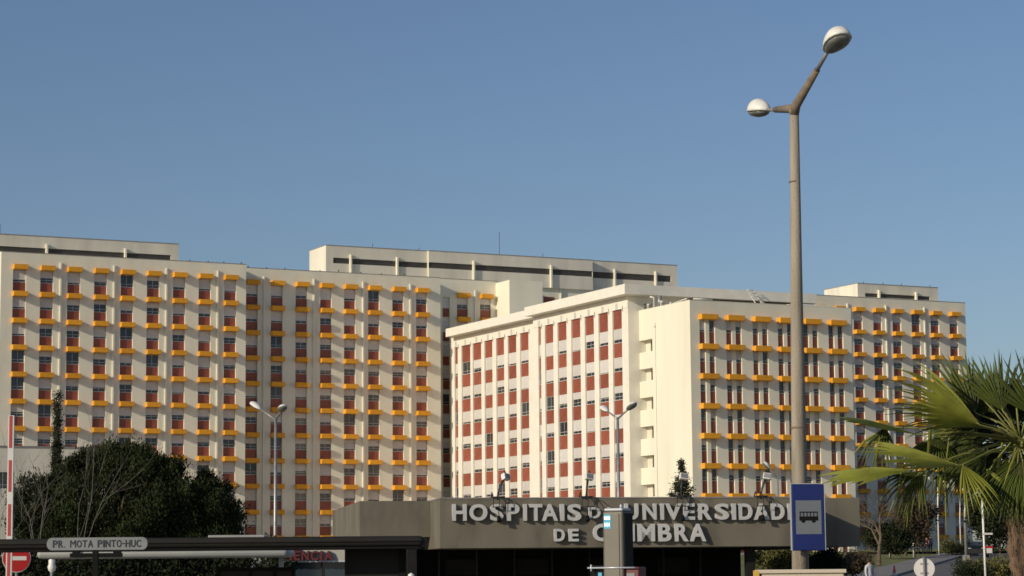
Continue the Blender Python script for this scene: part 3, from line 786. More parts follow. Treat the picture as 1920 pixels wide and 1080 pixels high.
# cream cabinet at the bottom, white box post
ct = P(1505, 1072, 30)
CB = thing('utility_cabinet', 'cream utility cabinet whose flat top shows at the bottom edge by the concrete post', 'cabinet', (ct.x, 30, -1.6), 0)
bm = bbox_bevel(-.53, .53, 0, .5, 0, ct.z+1.6-.02, .015, 2); mesh_obj('body', bm, M['cabinet_cream'], CB)
bm = bbox_bevel(-.56, .56, -.03, .53, ct.z+1.6-.02, ct.z+1.6+.03, .01, 2); mesh_obj('lid', bm, M['cabinet_cream'], CB)
bm = bmesh.new(); box(bm, -.585, -.5605, -.03, .5, 1.1, ct.z+1.6+.02); mesh_obj('yellow_edge', bm, M['yellow_edge'], CB)
t = thing('bollard', 'short white bollard just right of the shelter post', 'bollard', (P(771, 1080, 60).x, 60, -1.6), 0)
bm = bmesh.new(); lathe(bm, [(.09, 0), (.09, 1.5), (.075, 1.58), (0, 1.62)], 14); mesh_obj('body', bm, M['lamp_white'], t)
bm = bmesh.new(); lathe(bm, [(.095, 1.30), (.095, 1.38)], 14); mesh_obj('band', bm, M['sign_edge'], t)

# ------------------------------------------------------------------ vegetation
def blob_foliage(name, blobs, n, size, m, parent, seed=1, up=.3, shell=.55, squash=1.0):
    """leaf clumps: many small pointed faces through the volumes in blobs (x,y,z,rx,ry,rz)"""
    rng = random.Random(seed); V = []; Fc = []
    tot = sum(b[3]*b[4]+b[4]*b[5]+b[3]*b[5] for b in blobs)
    for b in blobs:
        k = int(n * (b[3]*b[4]+b[4]*b[5]+b[3]*b[5]) / tot)
        nc = max(6, k // 22)
        for c in range(nc):
            d = Vector((rng.gauss(0, 1), rng.gauss(0, 1), rng.gauss(0, 1))).normalized()
            rr = shell + (1-shell) * rng.random()**.7; rr *= rng.uniform(.86, 1.07)
            cc = Vector((b[0]+d.x*b[3]*rr, b[1]+d.y*b[4]*rr, b[2]+d.z*b[5]*rr))
            cs = size * rng.uniform(1.2, 2.6)
            for q in range(22):
                e = Vector((rng.gauss(0, .5), rng.gauss(0, .5), rng.gauss(0, .42))) * cs
                p = cc + e
                t = (Vector((rng.gauss(0, 1), rng.gauss(0, 1), rng.gauss(0, 1))).normalized()*.8 + d*.5 + Vector((0, 0, up))).normalized()
                s = t.cross(Vector((rng.gauss(0, 1), rng.gauss(0, 1), rng.gauss(0, 1)))).normalized()
                L_ = size * rng.uniform(.6, 1.3); wd = size * rng.uniform(.16, .34)*squash
                i = len(V)
                V += [p - s*wd, p + t*L_*.5 - s*wd*.3 + s*wd*1.2, p + t*L_, p - s*wd*1.4 + t*L_*.45]
                Fc.append((i, i+1, i+2, i+3))
    me = bpy.data.meshes.new(name); me.from_pydata([tuple(v) for v in V], [], Fc); me.update()
    return mesh_obj(name, me, M[m], parent)

def trunk(parent, pts, rad, m='bark_brown', name='trunk', n=8):
    bm = bmesh.new(); tube(bm, pts, rad, n); return mesh_obj(name, bm, M[m], parent)

def lobes(cx_, cy_, cz_, rx, ry, rz, k, seed, lob=.42):
    rng = random.Random(seed); out = [(cx_, cy_, cz_, rx*.74, ry*.74, rz*.74)]
    for i in range(k):
        d = Vector((rng.gauss(0, 1), rng.gauss(0, 1), abs(rng.gauss(0, 1))*.9 - .25)).normalized()
        f = rng.uniform(.55, .76); s = lob * rng.uniform(.6, 1.15)
        out.append((cx_+d.x*rx*f, cy_+d.y*ry*f, cz_+d.z*rz*f, rx*s, ry*s, rx*s*.72))
    return out

# stone pine, lower left
pp = P(215, 1000, 130); gx = pp.x; gz = ground_z(0, 130)
PT = thing('pine_tree', 'big dark round-crowned pine at the lower left behind the shelter', 'tree', (gx, 130, gz), 0)
rngt = random.Random(19)
def dome(cx_, cy_, cz_, rx, ry, rz, k, sm):
    out = [(cx_, cy_, cz_, rx*.95, ry*.95, rz*.95), (cx_, cy_, cz_ - rz*.3, rx*.7, ry*.7, rz*.6)]
    for i in range(k):
        a = rngt.uniform(0, 2*PI); e = rngt.uniform(-.35, 1.45); q = rngt.uniform(.88, 1.0)
        out.append((cx_+math.cos(a)*math.cos(e)*rx*q, cy_+math.sin(a)*math.cos(e)*ry*q, cz_+math.sin(e)*rz*q, sm*rngt.uniform(.7, 1.2), sm, sm*rngt.uniform(.8, 1.4)))
    return out
bl = dome(.35, 0, 3.6, 4.8, 3.9, 3.75, 80, .55) + dome(5.25, .5, 3.0, 1.6, 1.9, 3.1, 22, .38) + dome(-4.4, -.3, 3.5, 1.3, 1.5, 2.7, 14, .4) + dome(3.6, 0, 2.6, 2.2, 2.0, 3.0, 12, .45)
blob_foliage('crown', bl, 190000, .19, 'foliage_pine', PT, 3, shell=.72, up=1.2, squash=.7)
trunk(PT, [(0, 0, 0), (.1, 0, 2.5), (0, 0, 5)], [.4, .32, .15])
for a in range(7):
    trunk(PT, [(0, 0, 1.6), (math.cos(a)*1.6, math.sin(a)*1.4, 3.4), (math.cos(a)*3.2, math.sin(a)*2.6, 4.9)], [.16, .12, .04], name='limb', n=6)
# inner mass so that the crown is opaque like the pine
# slim cypress
cp = P(107, 830, 150)
CT = thing('cypress_tree', 'thin pointed cypress rising behind the big pine', 'tree', (cp.x, 150, ground_z(0, 150)), 0)
H = P(107, 733, 150).z - ground_z(0, 150)
bl = []
for i in range(17):
    f = i/16; r = .04 + .27*(1-f)**.8
    bl.append((.05*math.sin(i*2.1) - .0*f, 0, H*(.45+.53*f), r*random.uniform(.8, 1.15), r, H*.05))
blob_foliage('crown', bl, 7000, .13, 'foliage_cypress', CT, 5, up=1.4)
trunk(CT, [(0, 0, 0), (0, 0, H*.9)], [.16, .02])
# conifer behind the lettering
cp = P(1279, 935, 125); gz = ground_z(0, 125); H = P(1279, 862, 125).z - gz
CN = thing('small_conifer', 'small sparse conifer behind the lettering, in front of the blank sunlit wall', 'tree', (cp.x, 125, gz), 0)
bl = []
rng = random.Random(31)
for i in range(12):
    f = i/11; zz = H*(.52+.45*f); rr = 1.35*(1-f)**1.15 + .03
    for k in range(6 if f < .8 else 2):
        a = k*PI/3 + i*.7 + rng.uniform(-.3, .3); q = rr*rng.uniform(.35, .8)
        bl.append((math.cos(a)*q, math.sin(a)*q, zz-.12*q, .06+.17*rr, .06+.17*rr, .07))
blob_foliage('crown', bl, 3600, .10, 'foliage_cypress', CN, 6, shell=.1)
bm = bmesh.new(); tube(bm, [(0, 0, 0), (0, 0, H*.98)], [.10, .015], 7)
for i in range(22):
    a = i*2.4; zz = H*(.45+.5*i/22); rr = 1.35*(1-i/22)+.05
    tube(bm, [(0, 0, zz), (math.cos(a)*rr, math.sin(a)*rr, zz+.06)], [.025, .01], 4)
mesh_obj('trunk', bm, M['bark_brown'], CN)

# bare trees
def bare_tree(px, py, Y, height, label, seed, m='bark_pale', spread=.55, lean=(0, 0), depth=5, r0=.09, base_z=None, first=.28, grp=None):
    p = P(px, py, Y); gz = ground_z(p.x, Y)
    t = thing('bare_tree', label, 'tree', (p.x, Y, gz), 0, grp)
    rng = random.Random(seed)
    bt_ = bmesh.new(); bb_ = bmesh.new()
    def grow(bm, p, d, L_, r, lev):
        pts = [p]; q = p.copy(); dd = d.copy()
        for i in range(3):
            dd = (dd + Vector((rng.gauss(0, .10), rng.gauss(0, .10), rng.gauss(.03, .06)))).normalized(); q = q + dd*L_/3; pts.append(q.copy())
        tube(bm, pts, [r, r*.86, r*.74, r*.60], 5 if lev else 7, cap=False)
        if lev >= depth: return
        k = 3 if lev < 3 else rng.choice((2, 3))
        for i in range(k):
            ax = Vector((rng.gauss(0, 1), rng.gauss(0, 1), rng.gauss(0, .4))).normalized()
            nd = (dd + ax*spread*rng.uniform(.6, 1.3)).normalized()
            st = pts[rng.choice((1, 2, 3, 3))] if lev else pts[rng.choice((2, 3, 3))]
            grow(bb_, st, nd, L_*rng.uniform(.62, .85), r*.55, lev+1)
    grow(bt_, Vector((0, 0, 0)), Vector((lean[0], lean[1], 1)).normalized(), height*first, r0, 0)
    mesh_obj('trunk', bt_, M[m], t); mesh_obj('branches', bb_, M[m], t)
    return t
bare_tree(10, 1000, 95, 10.5, 'tallest leafless pale tree, at the far left in front of the annex', 12, spread=.6, r0=.032, depth=5, first=.3)
bare_tree(45, 1005, 90, 6.2, 'leafless pale shrub-like tree leaning right in front of the pine, left of the name sign', 5, spread=.5, lean=(.55, 0), r0=.036, depth=3, first=.45)
bare_tree(122, 1005, 88, 6.6, 'leafless pale tree above the name sign, in front of the pine', 23, spread=.42, lean=(.12, 0), r0=.034, depth=3, first=.45)
bare_tree(1648, 1045, 175, 7.6, 'bare forked tree on the grass right of the entrance building', 8, m='bark_brown', spread=.75, r0=.17, first=.30, depth=6)
bare_tree(1698, 1040, 222, 8.0, 'dense brown leafless tree behind the group of people', 14, m='bark_brown', spread=.6, r0=.14, first=.27, depth=6)
bare_tree(1590, 1070, 122, 2.8, 'low brown bare shrub under the right end of the fascia', 44, m='bark_brown', spread=.8, r0=.05, first=.25, depth=5)
bare_tree(1625, 1070, 130, 3.2, 'low brown bare shrub at the foot of the forked tree', 45, m='bark_brown', spread=.8, r0=.05, first=.25, depth=5)

def bush(name, px, py0, py1, Y, wpx_, label, m, seed, n=6000, size=.16, cat='bush', ry=None):
    a = P(px, py0, Y); b = P(px, py1, Y); gz = ground_z(0, Y); h = a.z - gz; wd = wpx_/F_PX*Y/2
    t = thing(name, label, cat, (a.x, Y, gz), 0)
    bl = lobes(0, 0, h*.52, wd, ry or wd*.8, h*.5, 8, seed, .5)
    blob_foliage('crown', bl, n, size, m, t, seed, shell=.4)
    trunk(t, [(0, 0, 0), (0, 0, h*.5)], [.08, .03])
    return t
bush('hedge_bush', 1480, 1028, 1075, 128, 130, 'olive green bush seen under the fascia left of the concrete post', 'foliage_hedge', 3, 9000)
bush('round_bush', 1555, 1030, 1075, 122, 70, 'dark green bush under the fascia right of the concrete post', 'foliage_dark', 4, 6000)
bush('brown_bush', 1598, 1036, 1075, 134, 60, 'brownish winter bush right of the dark green bush', 'foliage_brown', 5, 4000)
bush('dark_tree', 1668, 985, 1045, 205, 120, 'dark evergreen shrub left of the group of people', 'foliage_dark', 6, 8000, .25, 'tree')
bush('dark_tree', 1712, 925, 1045, 215, 110, 'tall dark evergreen behind the group of people', 'foliage_brown', 7, 9000, .25, 'tree')
bush('dark_tree', 1870, 880, 1060, 160, 120, 'large dark evergreen just left of the palm trunk', 'foliage_dark', 8, 14000, .24, 'tree')
bush('dark_tree', 1800, 1018, 1042, 222, 70, 'small green shrub beside the white flagpoles', 'foliage_hedge', 9, 3000, .2, 'bush')
bush('low_hedge', 1862, 1050, 1085, 110, 120, 'ragged green shrubs at the bottom right corner', 'foliage_hedge', 10, 5000, .13)
HB = thing('dark_hedge', 'long dark shaded hedge behind the two bus shelters', 'hedge', (P(250, 1050, 72).x, 72, -1.6), 0)
blob_foliage('foliage', [(-4.4 + .8*i, .3*math.sin(i), 1.2, .62, .6, 1.35+.12*math.sin(i*1.9)) for i in range(12)], 36000, .14, 'foliage_dark', HB, 41, shell=.3)
for i in range(5): trunk(HB, [(-4+2*i, 0, 0), (-4+2*i, 0, 1.6)], [.07, .04], name='stem')
# clipped hedge
hp = P(1800, 1050, 105)
HG = thing('clipped_hedge', 'boxy clipped green hedge at the foot of the tallest pale post', 'hedge', (hp.x, 105, ground_z(0, 105)), 0)
hh = hp.z - ground_z(0, 105)
blob_foliage('foliage', [(.1+.35*i, .4*j, hh*.5, .28, .28, hh*.5) for i in range(4) for j in range(3)], 6000, .10, 'foliage_dark', HG, 12, shell=.3)
trunk(HG, [(.5, .3, 0), (.5, .3, hh*.6)], [.06, .03])

# ------------------------------------------------------------------ palm
PB = P(1912, 830, 28)
PM = thing('fan_palm', 'fan palm with fibrous brown trunk and spreading fan leaves at the right edge', 'palm', (PB.x, 28, -1.6), 0)
PO = Vector((PB.x, 28, -1.6)); crown = Vector((0, 0, PB.z + 1.6))
bm = bmesh.new()
rngp = random.Random(2)
H = crown.z
ptsr = []
for i in range(40):
    f = i/39; ptsr.append((Vector((.015*math.sin(i*1.7), .015*math.cos(i*2.3), f*(H-.25))), .125 + .018*rngp.random() + (.05 if .55 < f < .95 else 0)))
tube(bm, [p for p, r in ptsr], [r for p, r in ptsr], 20)
mesh_obj('trunk', bm, M['palm_fibre'], PM)
bm = bmesh.new()
for i in range(900):
    a = rngp.uniform(0, 2*PI); z = rngp.uniform(.4, H-.2); r = .15 + (.05 if .55 < z/H < .95 else 0)
    p = Vector((math.cos(a)*r, math.sin(a)*r, z)); d = Vector((math.cos(a+rngp.gauss(0, .5))*.05, math.sin(a+rngp.gauss(0, .5))*.05, rngp.uniform(-.16, .1)))
    s = Vector((-math.sin(a), math.cos(a), 0))*.006
    bm.faces.new([bm.verts.new(q) for q in (p-s, p+s, p+d)])
mesh_obj('trunk_fibres', bm, M['palm_fibre'], PM)

def fan(hub, axis, normal, rad, spread, nseg=40, droop=.35, m='palm_leaf', fold=.0, join=.45, seed=0, stalk=True, wfac=1.0, pleat=.9, jit=.03):
    """fan leaf: petiole from the crown, segments radiating from the hub, joined near the base, drooping tips"""
    rng = random.Random(seed)
    hub = Vector(hub); ax = Vector(axis).normalized(); nm = Vector(normal); nm = (nm - ax*nm.dot(ax)).normalized(); sd = ax.cross(nm).normalized()
    bm = bmesh.new(); st = 6
    for i in range(nseg):
        t = (i+.5)/nseg*2-1; an = t*spread/2 + rng.gauss(0, jit)
        d0 = ax*math.cos(an) + sd*math.sin(an) + nm*(abs(t)**1.5)*fold
        Ls = rad*(1 - .22*abs(t)**2)*rng.uniform(.82, 1.08)
        half = rad*join*math.tan(spread/nseg/2)*1.06
        rows = []; zg = nm*(.012*rad)
        dr = droop*rng.uniform(.7, 1.5)
        s0 = (sd*math.cos(an) - ax*math.sin(an))
        tw = rng.gauss(0, .25)
        for k in range(st+1):
            f = k/st
            p = hub + d0*Ls*f + Vector((0, 0, -1))*dr*Ls*max(0, f-.45)**2*1.6
            if f <= join: wdt = half*f/join
            else: wdt = half*(1-(f-join)/(1-join))**.75
            sk = (s0 + nm*tw*max(0, f-join)).normalized()
            wdt = max(wdt*wfac, .0008)
            pl = wdt*pleat
            rows.append((bm.verts.new(p - sk*wdt - nm*pl), bm.verts.new(p + nm*pl), bm.verts.new(p + sk*wdt - nm*pl)))
        for k in range(st):
            a, b = rows[k], rows[k+1]
            bm.faces.new((a[0], a[1], b[1], b[0])); bm.faces.new((a[1], a[2], b[2], b[1]))
    o = mesh_obj('fan_leaf', bm, M[m], PM)
    if stalk:
        c = crown + Vector((rng.gauss(0, .03), rng.gauss(0, .03), rng.gauss(-.05, .05)))
        mid = (c+hub)/2 + Vector((0, 0, .06))
        bm = bmesh.new(); tube(bm, [c, mid, hub, hub+ax*.06], [.016, .012, .009, .004], 6); mesh_obj('leaf_stalk', bm, M['palm_stalk'], o)
    return o
def Q(px, py, dy=0): return P(px, py, 28+dy) - PO
def fan_px(hx, hy, tx, ty, dy=0, dyt=0, nrm=(0, -1, .3), spread=1.6, **k):
    h = Q(hx, hy, dy); tt = Q(tx, ty, dy+dyt); ax = tt - h
    return fan(h, ax, nrm, ax.length, spread, **k)
# big left fan, two lobes
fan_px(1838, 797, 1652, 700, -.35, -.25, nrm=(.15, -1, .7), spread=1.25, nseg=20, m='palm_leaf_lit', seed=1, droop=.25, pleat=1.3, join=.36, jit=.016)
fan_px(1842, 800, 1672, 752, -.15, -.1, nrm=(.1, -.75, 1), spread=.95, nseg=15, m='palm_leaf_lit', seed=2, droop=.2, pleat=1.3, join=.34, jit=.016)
# upper fans
fan_px(1830, 775, 1758, 655, .1, .1, nrm=(.3, -1, .1), spread=1.5, nseg=14, seed=3, droop=.05, wfac=1.15, join=.46)
fan_px(1880, 770, 1850, 655, .0, .15, nrm=(.1, -1, -.1), spread=1.7, nseg=16, seed=4, droop=.05, wfac=1.15, join=.46)
fan_px(1940, 780, 1925, 655, -.2, .1, nrm=(-.1, -1, .1), spread=1.9, nseg=18, seed=5, droop=.05, wfac=1.15, join=.46)
fan_px(1870, 760, 1800, 672, .5, .3, nrm=(.2, -1, .4), spread=1.5, nseg=14, seed=6, droop=.08, wfac=1.15, join=.46)
fan_px(1900, 800, 1960, 690, .3, .1, nrm=(-.2, -1, .2), spread=1.7, nseg=32, seed=7, droop=.1)
fan_px(1860, 800, 1760, 740, .6, .4, nrm=(.2, -.8, .5), spread=1.5, nseg=30, seed=17, droop=.3)
# edge-on leaves
fan_px(1720, 815, 1565, 775, -.1, .05, nrm=(.1, -.12, 1), spread=.9, nseg=14, seed=8, droop=.1, wfac=1.6, join=.6)
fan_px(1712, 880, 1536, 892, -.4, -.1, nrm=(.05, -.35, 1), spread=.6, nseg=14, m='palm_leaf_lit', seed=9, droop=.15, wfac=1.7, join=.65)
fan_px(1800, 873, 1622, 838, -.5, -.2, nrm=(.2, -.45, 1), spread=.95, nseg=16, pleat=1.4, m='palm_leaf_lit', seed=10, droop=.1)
# drooping curtains
fan_px(1725, 885, 1670, 960, -.2, .0, nrm=(.2, -1, .2), spread=1.7, nseg=15, seed=11, droop=.5, join=.35, wfac=1.5)
fan_px(1660, 800, 1640, 890, .0, .1, nrm=(.1, -1, .1), spread=1.3, nseg=9, seed=12, droop=.6, join=.3, wfac=1.5)
fan_px(1760, 820, 1735, 930, .2, .1, nrm=(.1, -1, .1), spread=2.1, nseg=18, seed=13, droop=.6, join=.35, wfac=1.5)
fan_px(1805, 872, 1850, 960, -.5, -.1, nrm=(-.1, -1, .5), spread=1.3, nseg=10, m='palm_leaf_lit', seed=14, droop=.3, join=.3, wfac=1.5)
fan_px(1850, 830, 1840, 940, .3, .1, nrm=(.1, -1, .2), spread=2.2, nseg=20, seed=15, droop=.6, join=.35, wfac=1.5)
fan_px(1930, 850, 1900, 950, .0, -.1, nrm=(0, -1, .2), spread=2.0, nseg=30, seed=16, droop=.5, join=.35)
fan_px(1790, 800, 1760, 880, .4, .1, nrm=(.1, -1, .2), spread=2.2, nseg=30, seed=18, droop=.5, join=.4)
fan_px(1880, 820, 1960, 880, .2, -.1, nrm=(0, -.6, 1), spread=1.6, nseg=26, seed=19, droop=.4, join=.45)
fan_px(1870, 860, 1800, 900, .2, .1, nrm=(0, -.8, .7), spread=1.6, nseg=26, seed=20, droop=.5, join=.4)
rf = random.Random(77)
# long single straps hanging from the lower leaves
straps = [(1700, 890, 1662, 975), (1690, 885, 1680, 965), (1712, 885, 1700, 990), (1672, 880, 1648, 950), (1730, 880, 1724, 955), (1765, 890, 1760, 940),
          (1800, 880, 1845, 975), (1806, 878, 1872, 962), (1812, 876, 1905, 970), (1772, 885, 1774, 1000), (1650, 820, 1640, 880), (1745, 800, 1738, 880), (1780, 820, 1770, 905),
          (1640, 815, 1600, 852), (1880, 830, 1862, 930), (1895, 830, 1840, 905), (1910, 840, 1880, 915), (1850, 880, 1900, 930)]
bm = bmesh.new()
for i, (x0, y0, x1, y1) in enumerate(straps):
    a = Q(x0, y0, -.25 + .03*(i % 5)); b = Q(x1, y1, -.2 + .04*(i % 4)); mid = (a+b)/2 + Vector((0, -.02, .03)); wd = .012 + .006*(i % 3)
    d = (b-a).normalized(); sd = d.cross(Vector((.3, -1, 0))).normalized()
    rows = []
    for k, p in enumerate((a, (a+mid)/2, mid, (mid+b)/2, b)):
        w_ = wd*(.6, 1, 1, .7, .1)[k]; rows.append((bm.verts.new(p - sd*w_), bm.verts.new(p + Vector((0, -.006, 0))), bm.verts.new(p + sd*w_)))
    for q, q2 in zip(rows[:-1], rows[1:]):
        bm.faces.new((q[0], q[1], q2[1], q2[0])); bm.faces.new((q[1], q[2], q2[2], q2[1]))
mesh_obj('hanging_leaflets', bm, M['palm_leaf_lit'], PM)
for hx, hy, tx, ty, dy in ((1850, 800, 1790, 735, .55), (1880, 800, 1850, 715, .7), (1905, 790, 1900, 700, .6), (1840, 815, 1755, 790, .6), (1865, 820, 1800, 770, .75), (1890, 830, 1830, 800, .5), (1850, 840, 1780, 850, .6), (1900, 840, 1920, 770, .45), (1870, 780, 1930, 720, .55), (1810, 790, 1745, 740, .5)):
    fan_px(hx, hy, tx, ty, dy, rf.uniform(-.1, .2), nrm=(rf.gauss(0, .3), -1, rf.uniform(-.1, .5)), spread=rf.uniform(1.7, 2.3), nseg=20, seed=int(hx+ty), droop=.2, join=.46, wfac=1.2)
for i in range(26):
    a = rf.uniform(0, 2*PI); el = rf.uniform(-.5, 1.0); rr = rf.uniform(.30, .55)
    d = Vector((math.cos(a)*math.cos(el), abs(math.sin(a))*math.cos(el)*.8 + .15, math.sin(el)))
    h = crown + d*rr
    fan(h, d + Vector((0, 0, -.15)), Vector((rf.gauss(0, .3), -.8, .8)), rf.uniform(.62, .85), rf.uniform(1.7, 2.4), nseg=26, droop=.35, seed=100+i)
for i in range(7):
    a = rf.uniform(2.4, 5.6); d = Vector((math.cos(a)*.5, math.sin(a)*.35, -.5))
    fan(crown + d*.45, Vector((d.x*.6, d.y*.6, -1)), Vector((0, -1, .1)), rf.uniform(.55, .75), 1.9, nseg=24, droop=.3, seed=200+i)
for i, (hx, hy) in enumerate(((1850, 705), (1900, 700), (1820, 725), (1875, 740))):
    bm = bmesh.new(); tube(bm, [crown, (crown + Q(hx, hy, .2))/2 + Vector((0, 0, .03)), Q(hx, hy, .2)], [.015, .011, .006], 6); mesh_obj('leaf_stalk', bm, M['palm_stalk'], PM)

# ------------------------------------------------------------------ right hand background
def pole(px, ptop, pbot, Y, r, label, name='flagpole', cat='flagpole', m='lamp_white', grp=None, basebox=False):
    a = P(px, ptop, Y); b = P(px+1, pbot, Y); gz = ground_z(0, Y)
    t = thing(name, label, cat, (b.x, Y, gz), 0, grp)
    bm = bmesh.new(); tube(bm, [(0, 0, 0), (0, 0, (a.z-gz)*.5), (a.x-b.x, 0, a.z-gz)], [r, r*.85, r*.6], 10); mesh_obj('pole', bm, M[m], t)
    if basebox: mesh_obj('base', bbox_bevel(-r*2, r*2, -r*2, r*2, 0, .45, .04, 2), M['kerb_stone'], t)
    else:
        bm = bmesh.new(); lathe(bm, [(r*1.9, 0), (r*1.9, .15), (r*1.1, .3)], 12); mesh_obj('base', bm, M['kerb_stone'], t)
    bm = bmesh.new(); lathe(bm, [(0.01, a.z-gz+.16), (r, a.z-gz+.08), (r*.9, a.z-gz), (0.01, a.z-gz-.03)], 10, (a.x-b.x, 0, 0)); mesh_obj('finial', bm, M[m], t)
    return t
pole(1760, 860, 1045, 222, .085, 'white flagpole nearest the group of people', grp='white flagpoles')
pole(1801, 900, 1043, 226, .06, 'thin white flagpole close beside the thick pale post', grp='white flagpoles')
pole(1811, 880, 1052, 195, .13, 'thick pale grey post with square base right of the flagpoles', 'lamp_post', 'post', 'galvanised', basebox=True)
sp = thing('sign_post', 'slim white post with small red and white plates, left of the palm trunk', 'sign', (P(1848, 1070, 100).x, 100, ground_z(0, 100)), 0)
H = P(1845, 935, 100).z - ground_z(0, 100)
bm = bmesh.new(); tube(bm, [(0, 0, 0), (-.05, 0, H)], [.05, .045], 8); mesh_obj('post', bm, M['lamp_white'], sp)
z = P(1850, 1030, 100).z - ground_z(0, 100)
bm = bmesh.new(); box(bm, .03, .34, -.06, -.04, z+.05, z+.14); mesh_obj('red_plate', bm, M['sign_red'], sp)
bm = bmesh.new(); box(bm, .06, .30, -.06, -.04, z-.16, z+.045); mesh_obj('white_plate', bm, M['sign_white'], sp)
bm = bmesh.new(); box(bm, -.1, .34, -.06, -.04, z+.62, z+.70); mesh_obj('white_plate', bm, M['sign_white'], sp)

rs_ = thing('round_sign', 'grey back of a round traffic sign on its post at the bottom right', 'traffic sign', (P(1733, 1066, 60).x, 60, -1.6), R(-10))
zc = P(1733, 1066, 60).z + 1.6
mesh_obj('disc', disc(.265, 0, .015, zc), M['sign_white'], rs_)
bm = bmesh.new(); tube(bm, [(0, -.045, 0), (0, -.045, zc+.30)], .032, 8); mesh_obj('post', bm, M['galvanised'], rs_)
bm = bmesh.new(); box(bm, -.1, .1, -.012, -.001, zc+.1, zc+.14); box(bm, -.1, .1, -.012, -.001, zc-.14, zc-.1); mesh_obj('clamp', bm, M['galvanised'], rs_)

cn = thing('traffic_cone', 'small orange traffic cone at the bottom of the road', 'traffic cone', (P(1677, 1075, 122).x, 122, ground_z(0, 122)+.1), 0)
bm = bmesh.new(); box(bm, -.2, .2, -.2, .2, 0, .04); mesh_obj('base', bm, M['rubber'], cn)
bm = bmesh.new(); lathe(bm, [(.16, .04), (.03, .86), (0, .87)], 16); mesh_obj('cone', bm, M['cone_orange'], cn)
bm = bmesh.new(); lathe(bm, [(.118, .34), (.092, .50)], 16); mesh_obj('band', bm, M['sign_white'], cn)

for i, (px, pt) in enumerate(((1668, 1012), (1713, 1018))):
    t = thing('low_post', ['thin pale post on the grass edge left of the people', 'thin pale post at the left feet of the people'][i], 'post', (P(px, 1040, 212).x, 212, ground_z(0, 212)), 0, 'thin posts by the road')
    bm = bmesh.new(); h = P(px, pt, 212).z - ground_z(0, 212); tube(bm, [(0, 0, 0), (0, 0, h)], .06, 6); mesh_obj('shaft', bm, M['frame_metal'], t)
    bm = bmesh.new(); lathe(bm, [(.075, h-.1), (.075, h), (0, h+.05)], 8); mesh_obj('cap', bm, M['lamp_white'], t)

# car
def car(loc, rz, label):
    t = thing('parked_car', label, 'car', loc, rz)
    prof = [(-2.1, .35), (-2.1, .75), (-1.9, .92), (-1.15, 1.0), (-.6, 1.40), (.6, 1.45), (1.5, 1.05), (2.05, .95), (2.15, .6), (2.1, .35)]
    bm = bmesh.new(); n = len(prof); rings = []
    for y, s in ((-.86, .96), (-.80, 1.0), (.80, 1.0), (.86, .96)):
        rings.append([bm.verts.new((x*s if z < 1.0 else x*.97, y*(1 if z < 1.01 else .80), z)) for x, z in prof])
    for a, b in zip(rings[:-1], rings[1:]):
        for i in range(n): bm.faces.new((a[i], a[(i+1) % n], b[(i+1) % n], b[i]))
    bm.faces.new(rings[0]); bm.faces.new(list(reversed(rings[-1]))); bmesh.ops.recalc_face_normals(bm, faces=bm.faces)
    b = mesh_obj('body', bm, M['car_black'], t)
    for s in (-1, 1):
        bm = bmesh.new(); extrude_poly(bm, [(-1.0, s*.80, 1.02), (-.55, s*.72, 1.34), (.55, s*.72, 1.38), (1.3, s*.79, 1.06)], (0, s*.02, 0)); mesh_obj('side_window', bm, M['glass_dark'], t)
    bm = bmesh.new(); extrude_poly(bm, [(-1.14, -.68, 1.02), (-1.14, .68, 1.02), (-.63, .6, 1.38), (-.63, -.6, 1.38)], (-.02, 0, .02)); mesh_obj('windscreen', bm, M['glass_dark'], t)
    for x in (-1.3, 1.35):
        for s in (-1, 1):
            bm = bmesh.new(); tube(bm, [(x, s*.72, .32), (x, s*.90, .32)], .32, 18); w_ = mesh_obj('wheel', bm, M['rubber'], t)
            bm = bmesh.new(); tube(bm, [(x, s*.90, .32), (x, s*.91, .32)], .19, 12); mesh_obj('rim', bm, M['galvanised'], w_)
    for s in (-.6, .6):
        bm = bmesh.new(); box(bm, -2.06, -2.03, s-.15, s+.15, .68, .82); mesh_obj('headlight', bm, M['lamp_white'], t)
cpos = P(1834, 1040, 212)
car((cpos.x, 212, ground_z(0, 212)), R(75), 'dark parked car beyond the thick pale post, half hidden by the palm')

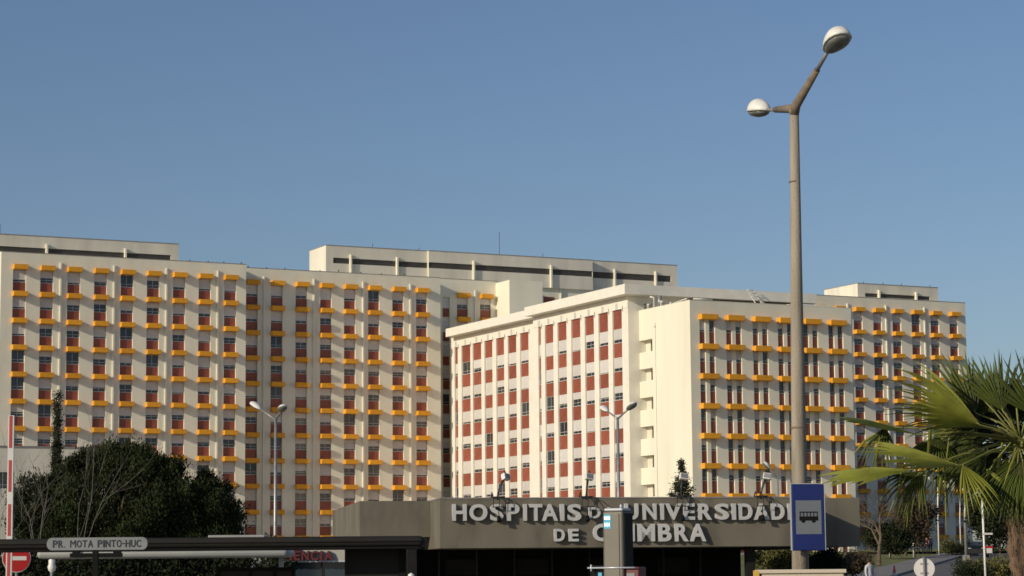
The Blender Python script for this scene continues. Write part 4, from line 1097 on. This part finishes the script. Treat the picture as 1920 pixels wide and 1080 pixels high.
# people
def person(px, py, Y, label, top, legs, h=1.70, stride=.12, turn=0, grp=None, hairc='hair'):
    p = P(px, py, Y); gz = ground_z(0, Y) + .10
    t = thing('person', label, 'person', (p.x, Y, gz), turn, grp)
    s = h/1.70
    V = [(0,0,.95),(0,0,1.10),(0,0,1.28),(0,0,1.42),(0,.0,1.50),(0,-.01,1.60),
         (.10,0,.90),(.10,-stride*.4,.50),(.10,stride,.08),(.10,stride-.13,.04),
         (-.10,0,.90),(-.10,stride*.1,.50),(-.10,-stride,.08),(-.10,-stride-.13,.04),
         (.18,0,1.40),(.23,.03,1.14),(.22,-.06,.90),(.22,-.09,.80),
         (-.18,0,1.40),(-.23,-.02,1.14),(-.22,-.10,.92),(-.22,-.13,.82)]
    Ed = [(0,1),(1,2),(2,3),(3,4),(4,5),(0,6),(6,7),(7,8),(8,9),(0,10),(10,11),(11,12),(12,13),(3,14),(14,15),(15,16),(16,17),(3,18),(18,19),(19,20),(20,21)]
    rad = [.14,.13,.15,.13,.055,.095,.095,.062,.045,.04,.095,.062,.045,.04,.065,.045,.035,.035,.065,.045,.035,.035]
    me = bpy.data.meshes.new('body'); me.from_pydata([(a*s, b*s, c*s) for a, b, c in V], Ed, [])
    o = bpy.data.objects.new('tmp', me); COL.objects.link(o)
    sk = o.modifiers.new('s', 'SKIN'); 
    for i, r in enumerate(rad): me.skin_vertices[0].data[i].radius = (r*s, r*s*(.75 if i in (0,1,2,3) else 1))
    me.skin_vertices[0].data[0].use_root = True
    o.modifiers.new('d', 'SUBSURF').levels = 1
    dg = bpy.context.evaluated_depsgraph_get(); m2 = bpy.data.meshes.new_from_object(o.evaluated_get(dg)); bpy.data.objects.remove(o)
    m2.materials.clear()
    for q in (M['skin'], M[top], M[legs], M['rubber']): m2.materials.append(q)
    for f in m2.polygons:
        z = f.center.z/s; x = abs(f.center.x/s); f.use_smooth = True
        f.material_index = 3 if z < .09 else 0 if z > 1.49 or (z < .86 and x > .19) else 1 if z > .95 or x > .185 else 2
    mesh_obj('body', m2, [M['skin']], t)
    bm = bmesh.new(); bmesh.ops.create_icosphere(bm, subdivisions=2, radius=.108*s); 
    for v in bm.verts: v.co.z *= 1.05
    bmesh.ops.translate(bm, verts=bm.verts, vec=(0, .02, 1.63*s)); mesh_obj('hair', bm, M[hairc], t)
    return t
g = 'people walking up the pavement'
person(1722, 1040, 228, 'person in black standing at the left of the group on the pavement', 'cloth_black', 'cloth_black', 1.74, .1, .3, g)
person(1731, 1040, 228, 'person in a dark teal jacket in the middle of the group', 'cloth_teal', 'cloth_navy', 1.68, .14, .2, g)
person(1738, 1040, 230, 'person in a pale pink top in the group on the pavement', 'cloth_pink', 'cloth_black', 1.70, .16, .1, g)
person(1745, 1040, 229, 'person in dark clothes at the right of the group on the pavement', 'cloth_navy', 'cloth_black', 1.78, .12, -.2, g)
pw = person(1630, 1060, 96, 'person in white in front of the brown bushes near the grass', 'cloth_white', 'cloth_grey', 1.72, .2, .6)
pw.location.z -= .10
